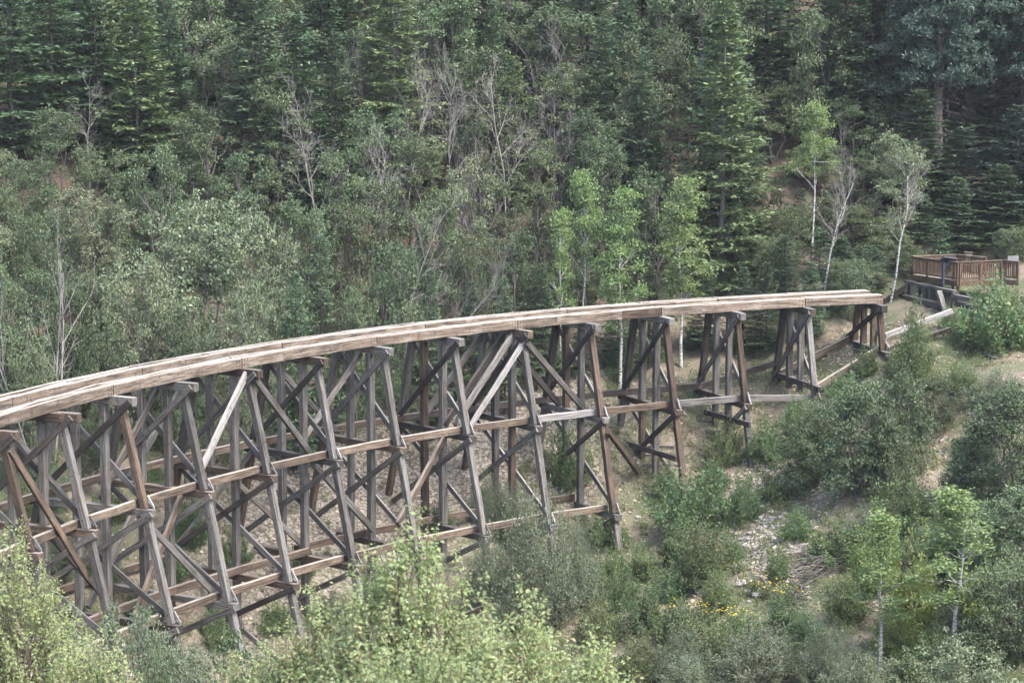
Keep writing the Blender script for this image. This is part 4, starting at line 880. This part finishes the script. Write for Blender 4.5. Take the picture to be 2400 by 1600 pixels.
# bank in front and to the right
for kind, px, base, top, w, lb in (
    ('willow', 1225, 1440, 1130, 250, 'large grey-green willow bush below the sixth bent'), ('willow', 1310, 1400, 1190, 170, 'grey-green willow right of the large one'), ('shrub', 1305, 1120, 975, 120, 'green bush by the fifth bent posts'), ('willow', 1180, 1260, 1110, 120, 'willow bush against the raking post of the sixth bent'),
    ('shrub', 1390, 1260, 1160, 120, 'leafy bush left of the fifth bent foot'), ('oak_brush', 1975, 1140, 875, 230, 'widest dark green oak bush on the right bank'), ('oak_brush', 1900, 1090, 910, 150, 'oak bush overlapping the left of the widest one'), ('oak_brush', 2040, 1150, 960, 150, 'oak bush overlapping the lower right of the widest one'), ('oak_brush', 2065, 1080, 865, 170, 'upper right lobe of oak brush on the bank'), ('oak_brush', 1850, 1125, 975, 160, 'oak bush at the left of the widest one'),
    ('oak_brush', 2150, 990, 860, 140, 'oak bush right of the widest one above bare soil'), ('shrub', 2098, 868, 682, 95, 'upright light green bush beside the last bent'), ('shrub', 2085, 890, 775, 130, 'low bush at the foot of the upright light green bush'), ('shrub', 2280, 800, 630, 220, 'light green bush in front of the platform'), ('shrub', 2225, 800, 735, 90, 'round bush right of the abutment foot'), ('shrub', 2340, 800, 665, 140, 'bush at the right edge below the platform'),
    ('shrub', 1985, 862, 788, 80, 'small bush left of the last bent foot'), ('shrub', 2150, 655, 628, 40, 'little bush growing before the slate-blue sign'), ('oak_brush', 2325, 1190, 880, 280, 'tall oak brush at the right edge of the bank'), ('oak_brush', 2235, 1160, 980, 170, 'oak bush left of the right edge brush'), ('oak_brush', 2335, 1370, 1120, 260, 'dark oak brush lower at the right edge'), ('oak_brush', 2250, 1330, 1150, 200, 'dark oak bush behind the right aspen'),
    ('oak_brush', 2330, 1520, 1290, 250, 'oak bush in the lower right corner'), ('lime_shrub', 2110, 1440, 1235, 150, 'yellow-green bush between the two front aspens'), ('lime_shrub', 2010, 1360, 1170, 140, 'yellowish bush with orange tints left of the front aspens'), ('shrub', 2080, 1220, 1090, 170, 'olive bush above the front aspens'), ('lime_shrub', 2255, 1430, 1270, 160, 'yellow-green bush right of the front aspens'),
    ('shrub', 1925, 1300, 1190, 170, 'dark grey-green bush right of the creek rocks'), ('shrub', 1620, 1340, 1195, 180, 'light green bush left of the creek rocks'), ('shrub', 1600, 1210, 1070, 200, 'green bush below the fourth bent'), ('shrub', 1710, 1200, 1080, 90, 'small bush above the creek rocks'), ('shrub', 1830, 1240, 1165, 90, 'small bush right of the stony gully'), ('shrub', 1480, 1330, 1240, 100, 'low bush right of the willow'), ('shrub', 1665, 1060, 960, 110, 'bright bush at the crib timbers'), ('shrub', 1760, 1060, 960, 120, 'low bush right of the third bent'), ('shrub', 1790, 1330, 1250, 70, 'little bush beside the creek rocks'),
    ('willow', 1740, 1570, 1420, 230, 'grey-green thicket at the bottom right of the foreground tree'), ('willow', 1890, 1580, 1430, 190, 'grey-green bush left of the front aspens'), ('shrub', 1560, 1490, 1370, 150, 'bush beside the yellow flowers'), ('shrub', 1660, 1540, 1420, 140, 'bush below the yellow flowers'), ('shrub', 1480, 1450, 1340, 130, 'bush above the foreground tree at right'), ('willow', 1980, 1630, 1480, 180, 'pale bush at the bottom edge by the left front aspen'),
    ('willow', 1580, 1620, 1490, 170, 'bush at the bottom edge right of the foreground tree'), ('shrub', 1380, 1480, 1370, 130, 'bush between the willow and the foreground tree'), ('oak_brush', 2090, 1680, 1510, 200, 'pale oak bush at the bottom edge'), ('shrub', 1460, 1580, 1450, 130, 'low bush in the hollow right of the foreground tree'), ('shrub', 1800, 1450, 1370, 110, 'bush by the brush pile')):
    T(kind, px, top, w, lb, base=base)
T('oak_pale', 2260, 1480, 300, 'pale oak crown at the lower right edge', d=70, variant=1)
T('aspen', 2020, 1165, 180, 'left of the two front aspens with a straight white trunk', base=1545, variant=1)
T('aspen', 2187, 1110, 250, 'right of the two front aspens with forking white limbs', base=1520, variant=1)
# more of the bank's cover
for kind, px, base, top, w, lb in (
    ('shrub', 1560, 1300, 1200, 110, 'bush left of the light green bush by the gully'), ('shrub', 1680, 1290, 1220, 60, 'little bush at the left edge of the gully stones'), ('shrub', 1540, 1380, 1290, 120, 'low bush above the yellow flowers'), ('shrub', 1650, 1400, 1310, 110, 'green bush between the flowers and the slab'),
    ('shrub', 1430, 1400, 1300, 110, 'bush right of the large willow bush'), ('shrub', 1770, 1150, 1080, 80, 'small bush in the upper gully'), ('willow', 1990, 1250, 1150, 130, 'olive bush under the widest oak bush'), ('shrub', 1840, 990, 910, 110, 'low bush below the second bent'), ('shrub', 1930, 920, 850, 100, 'low bush left of the widest oak bush top'),
    ('shrub', 2210, 900, 830, 90, 'small bush on the bare ground right of the last bent'), ('willow', 2290, 930, 840, 150, 'grey bush at the right edge of the bare ground'), ('shrub', 2180, 760, 700, 60, 'small bush at the foot of the pale leaning strut'), ('lime_shrub', 2180, 1260, 1130, 140, 'olive-yellow bush behind the right front aspen'), ('oak_brush', 2140, 1330, 1200, 170, 'green oak bush between the front aspens'), ('lime_shrub', 2060, 1500, 1380, 130, 'yellow-green bush at the foot of the left front aspen'), ('shrub', 2130, 1560, 1440, 150, 'dark bush at the foot of the right front aspen'),
    ('shrub', 1850, 1490, 1400, 120, 'bush below the brush pile'), ('shrub', 1950, 1430, 1320, 130, 'bush right of the brush pile'), ('willow', 1560, 1560, 1440, 150, 'grey bush in the patch of flowers'), ('shrub', 1720, 1480, 1400, 110, 'bush under the gully boulders'), ('oak_brush', 2240, 1560, 1420, 190, 'oak bush at the right of the front aspens'), ('shrub', 1400, 1340, 1250, 90, 'small bush right of the willow clump'), ('willow', 1120, 1380, 1230, 130, 'grey bush left of the large willow'), ('shrub', 1530, 1140, 1060, 80, 'small bush under the fourth bent'), ('shrub', 1640, 1130, 1050, 90, 'bush beside the third bent post')):
    T(kind, px, top, w, lb, base=base)
for kind, px, base, top, w, lb in (('shrub', 500, 1480, 1390, 120, 'bush at the foot of the fifth nearest bent'), ('shrub', 640, 1450, 1370, 110, 'bush in the hollow under the lowest girt'), ('willow', 760, 1440, 1350, 120, 'grey bush under the trestle behind the foreground tree'), ('shrub', 860, 1400, 1320, 110, 'bush under the middle bents behind the foreground tree'), ('shrub', 330, 1420, 1330, 110, 'bush under the fourth nearest bent'), ('shrub', 700, 1320, 1250, 70, 'small bush on the gravel below the trestle')):
    T(kind, px, top, w, lb, base=base)
# hollow below the near end of the trestle
T('box_elder', 265, 1335, 340, 'grey-green crown below the nearest bents', d=66, variant=0)
T('box_elder', 420, 1455, 290, 'green crown hiding the lowest posts at left', d=68, variant=1)
T('oak', 530, 1475, 330, 'dark green crown left of the foreground tree', d=73, variant=2)
T('oak', 330, 1490, 220, 'crown at the bottom left behind the near leaves', d=62, variant=0)
T('oak', 690, 1470, 300, 'dark crown behind the left side of the foreground tree', d=70, variant=4)
T('box_elder', 120, 1400, 240, 'grey-green crown at the far left below the trestle', d=64, variant=1)
T('oak_pale', -30, 470, 160, 'pale oak cut off by the left edge at mid height', d=104, variant=1)
T('oak', -20, 560, 170, 'dark oak cut off by the left edge above the deck', d=100, variant=0)

# ------------------------------------------------------------------ the forest behind: filling the slope
KINDS = {'fir': 'dark fir', 'oak': 'oak', 'fir_light': 'light green fir', 'fir_blue': 'blue-green fir', 'young_fir': 'small fir', 'oak_brush': 'oak bush'}
MARKS = [('dark corner fir at upper left', 40, 120), ('bright layered fir', 325, 200), ('tall upright oak', 540, 200), ('largest grey dead tree', 742, 300), ('pale trunked fir at the top', 910, 100), ('dead tree near the top middle', 1212, 130),
         ('narrow grey-green oak', 1070, 450), ('grey-green broad oak above the aspens', 1465, 260), ('tallest tiered fir', 1655, 300), ('tall bare-trunked aspen', 1866, 330), ('thick trunked pines', 2175, 150), ('right dead aspen', 2045, 500), ('broad pale oak', 450, 600), ('bright aspens by the deck', 1400, 500), ('viewing platform', 2200, 600), ('leaning bare stems', 880, 520)]
ORD = 'nearest second third fourth fifth sixth seventh eighth ninth tenth eleventh twelfth thirteenth fourteenth fifteenth sixteenth'.split()
HIDDEN = set([110,128,129,144,146,147,148,166,167,169,170,171,172,174,175,177,179,180,181,182,183,185,186,189,190,192,193,194,196,199,201,203,206,208,209,214,215,216,217,218,219,220,221,225,228,229,230,231,233,234,236,238,241,242,245,246,248,249,253,255,257,260,261,262,265,267,268,270,271,272,273,274,275,276,277,279,280,283,284,286,287,288,289,291,292,293,297,301,305,308,309,311,312,313,315,320,321,322,323,324,325,327,328,331,334,335,337,339,340,342,343,344,345,346,347,348,350,351,352,354,356,357,362,364,365,367,375,377,378,380,381,383,90,141,143,145,149,150,153,168,173,176,178,187,191,195,197,198,200,202,204,205,207,210,211,212,213,222,223,224,226,227,232,235,237,239,240,243,244,247,250,251,252,254,256,258,259,263,264,266,269,278,281,282,285,290,294,295,296,298,299,300,302,303,304,306,307,310,314,316,317,318,319,326,329,330,332,333,336,338,341,349,353,355,358,359,360,361,363,366,368,369,370,371,372,373,374,376,379,382,52])               # trees wholly hidden behind the others
gf = random.Random(5); count = -1; FILL = []
d = 97.0
while d < 178:
    px = -130 + gf.uniform(0, 60)
    while px < 2480:
        dd = d + gf.uniform(-1.6, 1.6); r = ray(px, 800); x, y = r[0] / r[1] * dd, dd
        back = math.hypot(x - 26.8, y - 62.1) - 48.2
        near = min((math.hypot(x - a, y - b) / max(1.0, 0.30 * w)) for a, b, w in TREES)
        open_ = 1450 < px < 2080 and d < 128
        if back > (8 if px < 1500 else 7) and near > 1.0 and not (px > 1780 and d < (121 if px < 2090 else 117.5)) and not (open_ and gf.random() < 0.55):
            if d < 121:
                kind = gf.choice(['oak_brush', 'young_fir', 'oak_brush', 'oak']); H = gf.uniform(2.2, 4.2) if kind != 'oak' else gf.uniform(4, 6); w = H * gf.uniform(0.7, 0.95)
                if kind == 'young_fir': w = H * 0.5
            else:
                kind = gf.choice(['fir', 'oak', 'oak', 'fir', 'oak', 'fir_light']) if px < 1950 else gf.choice(['fir', 'fir_blue', 'fir', 'fir', 'oak'])
                H = gf.uniform(6.5, 10) if kind == 'oak' else gf.uniform(8, 13); w = H * (0.62 if kind == 'oak' else 0.44) * gf.uniform(0.85, 1.2)
            rot, var = gf.uniform(0, 6.28), gf.randrange(60); count += 1
            if count in HIDDEN: TREES.append((x, y, w))
            else:
                o = plant_at(kind, x, y, H, w, None, 'trees filling the far slope', variant=var, rot=rot)
                v_ = (gz(x, y) + H * 0.6); cy_ = (800 - F_PX * (v_ * CP + y * SP) / (y * CP - v_ * SP)) / DS; cx_ = (1200 + F_PX * x / (y * CP - v_ * SP)) / DS
                FILL.append((o, kind, cx_, cy_, count))
        px += gf.uniform(70, 125) * (1.0 if d > 121 else 0.9)
    d += 3.3 if d < 135 else 4.5
buckets = {}
for o, kind, cx_, cy_, i in FILL:        # each is named by its place next to a tree one can find
    m = min(MARKS, key=lambda m: (m[1] - cx_) ** 2 + (m[2] - cy_) ** 2); dx, dy = cx_ - m[1], cy_ - m[2]
    way = ('right of' if dx > 0 else 'left of') if abs(dx) > abs(dy) else ('below' if dy > 0 else 'above')
    buckets.setdefault((kind, way, m[0]), []).append((dx * dx + dy * dy, o.name, o))
for (kind, way, mk), lst in buckets.items():
    for i, (_, _, o) in enumerate(sorted(lst)): o['label'] = f"{ORD[min(i, 15)]} {KINDS[kind]} {way} the {mk}"
print('FILL', len(FILL), 'all', len(TREES))

# ------------------------------------------------------------------ close to the viewer: leafy crowns at the bottom edge
def sapling(seed, Wd, H, shoots, per, lsize, base=0.25):
    """crown of upright leafy shoots"""
    g = np.random.default_rng(seed); tr = MB(); cr = MB(); C, Dv, Nv, S = [], [], [], []
    tr.tube(bent_line((0, 0, -0.3), (0, 0, H * 0.62), g, 0.02, 6), np.linspace(0.11, 0.05, 6), 8)
    for i in range(shoots):
        a = g.uniform(0, 6.28); rr = Wd * 0.5 * math.sqrt(g.random()); rel = rr / (Wd * 0.5)
        zt = H * (base + (1 - base) * (1 - rel ** 1.7)) * g.uniform(0.88, 1.05) if i % 3 else H * g.uniform(base, 0.9) * (1 - 0.4 * rel)
        tip = np.array([math.cos(a) * rr, math.sin(a) * rr, zt]); L = g.uniform(0.45, 1.1)
        d = np.array([math.cos(a) * 0.45 * rel, math.sin(a) * 0.45 * rel, 1.0]) + g.normal(0, 0.22, 3); d /= np.linalg.norm(d); st = tip - d * L
        ln = bent_line(st, tip, g, 0.05, 5); tr.tube(ln, np.linspace(0.008, 0.003, 5), 3)
        if i % 2 == 0:
            hub = np.array([math.cos(a) * rr * 0.3, math.sin(a) * rr * 0.3, max(0.2 * H, zt - L - 1.2 - rr * 0.4)]); tr.tube(bent_line(hub, st, g, 0.05, 4), np.linspace(0.022, 0.009, 4), 4)
        k = g.poisson(per); t = g.uniform(0.05, 1.0, k); x = t * 4; j = np.clip(x.astype(int), 0, 3); w = (x - j)[:, None]; P = ln[j] * (1 - w) + ln[j + 1] * w
        sd = rnd_dirs(k, g) * [1, 1, 0.5]; C.append(P + sd * 0.035); Dv.append(sd + d * 0.35 + [0, 0, -0.25]); Nv.append(np.array([0, 0, 1.0]) + rnd_dirs(k, g) * 0.7); S.append(g.uniform(0.65, 1.25, k) * (1.15 - 0.5 * t))
    C = np.concatenate(C); S = np.concatenate(S)
    cr.leaves(C, np.concatenate(Dv), np.concatenate(Nv), lsize * S, lsize * 0.52 * S, fold=0.22)
    return tr.mesh('trunk', B_STEM, True), cr.mesh('crown', L_FORE)
def near_tree(seed, px, top, w, d, shoots, per, lsize, label, base=0.25):
    r = ray(px, 800); x = r[0] / r[1] * d; z = gz(x, d) - 0.05; H = at_depth(px, top, d)[2] - z; Wd = w * DS * d / F_PX
    t, c = sapling(seed, Wd, H, shoots, per, lsize, base)
    o = empty('leafy_tree', (x, d, z)); tag(o, label, 'tree')
    for nm, me in (('trunk', t), ('crown', c)):
        p = bpy.data.objects.new(nm, me); COL.objects.link(p); p.parent = o
near_tree(1, 935, 1195, 560, 29, 620, 44, 0.088, 'blurred light green tree top rising at the bottom middle of the picture', 0.66)
near_tree(2, 1160, 1345, 520, 28, 520, 44, 0.088, 'blurred light green crown to the right of the bottom middle tree', 0.70)
near_tree(3, 720, 1370, 420, 30, 480, 44, 0.085, 'lower blurred crown left of the bottom middle tree', 0.70)
near_tree(4, 30, 1235, 400, 34, 620, 48, 0.07, 'yellow-green leafy crown in the lower left corner', 0.68)
near_tree(5, 190, 1440, 380, 33, 480, 48, 0.07, 'yellow-green crown beside the lower left corner one', 0.72)
near_tree(6, 960, 1470, 860, 26, 620, 44, 0.088, 'leafy crown along the bottom edge below the blurred tree tops', 0.76)
near_tree(8, 560, 1465, 330, 31, 360, 44, 0.08, 'light green crown between the two clumps of foreground leaves', 0.74)
near_tree(7, 1370, 1460, 380, 27, 360, 44, 0.085, 'lowest light green crown at the right end of the foreground leaves', 0.72)

# ------------------------------------------------------------------ stones, undergrowth, brush
M_ROCK = rough_mat('pale_limestone', (0.195, 0.182, 0.165), (0.330, 0.310, 0.282), (3, 3, 3), 2.0, vary=0.25)
M_GRAVEL = rough_mat('gravel_stones', (0.250, 0.205, 0.160), (0.420, 0.360, 0.290), (2, 2, 2), 2.0, bump=0, vary=0.45, island=True)
def rock_mesh(seed):
    g = np.random.default_rng(seed); import bmesh as bm_
    b = bm_.new(); bm_.ops.create_icosphere(b, subdivisions=2, radius=0.5)
    V = np.array([v.co for v in b.verts]); n = V / 0.5
    for _ in range(7):
        d = rnd_dirs(1, g)[0]; h = g.uniform(0.55, 0.9); k = n @ d; V -= np.outer(np.maximum(k - h, 0) * 0.5, d)
    V += g.normal(0, 0.012, V.shape); V *= [1, g.uniform(0.6, 0.9), g.uniform(0.4, 0.65)]
    F = np.array([[v.index for v in f.verts] for f in b.faces]); b.free()
    return MB().add(V, F).mesh('rock', M_ROCK)
ROCKS = [rock_mesh(i) for i in range(6)]
gr = random.Random(9)
def rock(p, size, label, group=None):
    o = link('rock', gr.choice(ROCKS), None, Matrix.Translation(p + Vector((0, 0, size * 0.12))) @ Matrix.Rotation(gr.uniform(0, 6.28), 4, 'Z') @ Matrix.Rotation(gr.uniform(-.3, .3), 4, 'X') @ Matrix.Diagonal((size, size, size, 1)))
    return tag(o, label, 'rock', group)
for i in range(230):
    if i < 170: f = gr.random(); px = 1765 + gr.gauss(0, 14 + 26 * f) - 55 * f * (gr.random() < .5); py = 1185 + 125 * f
    else: px = gr.gauss(1850, 40); py = gr.gauss(1262, 12)
    rock(ground_hit(px, py), gr.uniform(0.10, 0.34), 'pale stone in the dry stony gully on the bank', 'stones of the dry gully')
for px, py, sz_, lb in ((1705, 1345, 0.7, 'tall upright slab of rock below the gully'), (1718, 1362, 0.5, 'pale boulder at the foot of the slab'), (1738, 1368, 0.55, 'pale rounded boulder by the yellow flowers'), (1722, 1385, 0.35, 'grey stone below the boulders'),
        (1465, 1190, 0.4, 'pale rock right of the fifth bent foot'), (1845, 1170, 0.35, 'grey rock at the top right of the gully')):
    rock(ground_hit(px, py), sz_, lb)
# loose gravel on the slope behind the bents, on the bank and along the gully
OCT = np.array([[1, 0, 0], [0, 1, 0], [-1, 0, 0], [0, -1, 0], [0, 0, 1], [0, 0, -1.0]]); OF = np.array([[0, 1, 4], [1, 2, 4], [2, 3, 4], [3, 0, 4], [1, 0, 5], [2, 1, 5], [3, 2, 5], [0, 3, 5]])
def scatter_gravel(P, s, g):
    n = len(P); a = g.uniform(0, 6.28, n); sc = s[:, None, None] * g.uniform(0.6, 1.1, (n, 6, 1)) * np.array([1, 0.8, 0.55])
    V = OCT[None] * sc; ca, sa = np.cos(a)[:, None], np.sin(a)[:, None]
    V = np.stack([V[..., 0] * ca - V[..., 1] * sa, V[..., 0] * sa + V[..., 1] * ca, V[..., 2]], -1) + P[:, None]
    return V.reshape(-1, 3), (OF[None] + np.arange(n)[:, None, None] * 6).reshape(-1, 3)
g = np.random.default_rng(21); n = 11000
ss = g.uniform(-3, 50, n); uu = g.uniform(-12, 6, n); q = np.array([W(a, b, 0)[:2] for a, b in zip(ss, uu)])
keep = g.random(n) < np.clip(1.1 - np.abs(uu + 2) / 10, 0.05, 1); q = q[keep]
q2 = np.c_[g.normal(12.5, 5.0, 5000), g.normal(97, 6.0, 5000)]; q3 = np.c_[g.uniform(0, 27, 9000), g.uniform(76, 112, 9000)]
q4 = np.array([ground_hit(1752 + g.normal(0, 26) + 30 * math.sin(v_ / 40), v_)[:2] for v_ in g.uniform(1030, 1340, 1500)])
q = np.concatenate([q, q2, q3, q4]); P = np.c_[q, ground_z(q[:, 0], q[:, 1]) + 0.01]
sz = g.gamma(3.0, 0.016, len(P)) + 0.012; sz[-1500:] *= 1.5
V, F = scatter_gravel(P, sz, g)
tag(link('gravel', MB().add(V, F).mesh('gravel', M_GRAVEL)), 'loose pale gravel and small stones scattered over the slopes', 'gravel', kind='stuff')

# low weeds and grass: nobody could count them
weeds = [shrub(71, 0.6, 0.9, 9, 17, 0.085, 0.45, 0.6, 0.13), shrub(72, 0.4, 1.0, 9, 14, 0.085, 0.45, 0.4, 0.15), shrub(73, 0.85, 0.7, 8, 20, 0.085, 0.4, 0.7, 0.12)]
mbw = MB(); g = np.random.default_rng(22)
spots = []
for i in range(2200):
    px, py = g.uniform(1150, 2352), g.uniform(760, 1568)
    spots.append((px, py))
for i in range(800): spots.append((g.uniform(0, 560) if i % 2 else g.uniform(0, 1500), g.uniform(860, 1480)))
cx = 0
for px, py in spots:
    q = ground_hit(px, py)
    pn = math.sin(q.x * 0.9 + 1.3) * math.sin(q.y * 0.8) + math.sin(q.x * 0.37 + q.y * 0.51)
    if pn < g.uniform(-1.6, 0.7): continue
    st, cr, h0, w0 = weeds[g.integers(3)]; V = cr.V[0]; a = g.uniform(0, 6.28); s = g.uniform(0.5, 1.25)
    V = np.c_[(V[:, 0] * math.cos(a) - V[:, 1] * math.sin(a)) * s, (V[:, 0] * math.sin(a) + V[:, 1] * math.cos(a)) * s, V[:, 2] * s] + [q.x, q.y, q.z - 0.03]
    mbw.add(V, cr.F[0]); cx += 1
n = 95000                                # blades of grass and small seedlings
q = np.c_[g.uniform(0, 27, n), g.uniform(74, 112, n)]; pn = np.sin(q[:, 0] * 1.1 + 2) * np.sin(q[:, 1] * 0.9 + 1) + 0.6 * np.sin(q[:, 0] * 0.4 - q[:, 1] * 0.6); q = q[pn > g.uniform(-0.9, 1.0, n)]
P = np.c_[q, ground_z(q[:, 0], q[:, 1]) - 0.02]; k = len(P)
mbw.leaves(P, np.array([0, 0, 1.0]) + g.normal(0, .6, (k, 3)), rnd_dirs(k, g), g.uniform(0.1, 0.32, k), g.uniform(0.02, 0.05, k))
tag(link('undergrowth', mbw.mesh('undergrowth', L_WEED)), 'low weeds, seedlings and grass growing over the bank', 'undergrowth', kind='stuff')
# yellow-flowered plants at the foot of the bank
st, cr, h0, w0 = shrub(75, 0.8, 1.1, 14, 34, 0.09, 0.45, 0.6, 0.13)
fm, sm = cr.mesh('foliage', L_SHRUB), st.mesh('stem', B_STEM)
gfl = np.random.default_rng(5); P = np.c_[gfl.normal(0, .34, 13), gfl.normal(0, .34, 13), gfl.uniform(.5, .95, 13)]; k = 13 * 7
ang = np.tile(np.arange(7) * 6.283 / 7, 13); Dv = np.c_[np.cos(ang), np.sin(ang), 0.25 + 0 * ang]
bl = MB().leaves(np.repeat(P, 7, 0), Dv, np.tile([0, 0, 1.0], (k, 1)), 0.05, 0.034).mesh('blossom', L_FLOWER)
for px, py in ((1605, 1425), (1632, 1432), (1575, 1428), (1680, 1440), (1762, 1372), (1790, 1378), (1805, 1392), (1740, 1365), (1505, 1440), (1655, 1400), (1530, 1520), (1700, 1450)):
    q = ground_hit(px, py); s = random.uniform(0.8, 1.15)
    o = link('flowering_plant', None, None, Matrix.Translation(q) @ Matrix.Rotation(random.uniform(0, 6), 4, 'Z') @ Matrix.Scale(s, 4))
    tag(o, 'yellow-flowered plant in the patch at the foot of the bank', 'flower', 'yellow-flowered plants')
    for nm, me in (('stem', sm), ('foliage', fm), ('blossom', bl)):
        p = bpy.data.objects.new(nm, me); COL.objects.link(p); p.parent = o
# pile of dead branches washed up below the gully
c0 = ground_hit(1865, 1330); pile = empty('brush_pile', c0); tag(pile, 'heap of grey dead branches on the bank left of the front aspens', 'brush pile')
gp = np.random.default_rng(31)
for i in range(110):
    t = gp.random(); px = 1830 + 75 * t if i % 3 else 1835 + gp.normal(0, 12); py = 1325 + gp.normal(0, 14) - 10 * t if i % 3 else 1345 + 50 * gp.random()
    q = np.array(ground_hit(px, py)); a = gp.normal(0.2, 0.5) if i % 3 else gp.normal(1.3, 0.35); L_ = gp.uniform(0.5, 1.7)
    d = np.array([math.cos(a), -math.sin(a) * 0.7, gp.normal(0.2, 0.32)]); q[2] += gp.uniform(0.02, 0.6)
    mb = MB(); mb.tube(bent_line(-d * L_ / 2, d * L_ / 2, gp, 0.05, 4), np.linspace(gp.uniform(.015, .035), .008, 4), 4)
    link('branch', mb.mesh('branch', B_PILE, True), pile, Matrix.Translation(Vector(q)))
for px, py, a, L_, lb in ((1712, 1240, 0.45, 1.2, 'pale stick lying beside the gully stones'), (2172, 1010, 0.8, 0.9, 'crooked stick on the bare path by the oak brush'), (1510, 1300, 0.5, 1.1, 'pale stick among the weeds below the fourth bent')):
    q = ground_hit(px, py); mb = MB(); d = np.array([math.cos(a), math.sin(a) * .6, 0.2]); mb.tube(bent_line(-d * L_ / 2, d * L_ / 2, gp, 0.05, 5), np.linspace(.05, .02, 5), 6)
    tag(link('fallen_branch', mb.mesh('fallen_branch', B_DEAD, True), None, Matrix.Translation(q + Vector((0, 0, .08)))), lb, 'branch')

#print('TRIS', sum(sum(len(p.vertices) - 2 for p in m.polygons) if len(m.polygons) < 2000 else len(m.loops) - 2 * len(m.polygons) for m in bpy.data.meshes))

# ------------------------------------------------------------------ thin summer haze in the canyon
M_HAZE, N, L = new_mat('haze_air')
pv = N.new('ShaderNodeVolumePrincipled'); pv.inputs['Color'].default_value = (0.93, 0.96, 1.0, 1); pv.inputs['Density'].default_value = HAZE; pv.inputs['Anisotropy'].default_value = 0.0
o_ = N.new('ShaderNodeOutputMaterial'); L.new(pv.outputs[0], o_.inputs['Volume'])
zlo, zhi = float(_zc.min()) - 1, float(max(_zc.max() + 30, 60))
hx0, hx1, hy0, hy1 = float(gx[0]) - 5, float(gx[-1]) + 5, float(gy[0]) - 5, float(gy[-1]) + 5
mb = MB(); V = [(x, y, z) for z in (zlo, zhi) for y in (hy0, hy1) for x in (hx0, hx1)]
mb.add(V, [[0, 2, 3, 1], [4, 5, 7, 6], [0, 1, 5, 4], [2, 6, 7, 3], [0, 4, 6, 2], [1, 3, 7, 5]])
tag(link('haze', mb.mesh('haze', M_HAZE)), 'thin pale summer haze hanging in the canyon air', 'haze', kind='stuff')
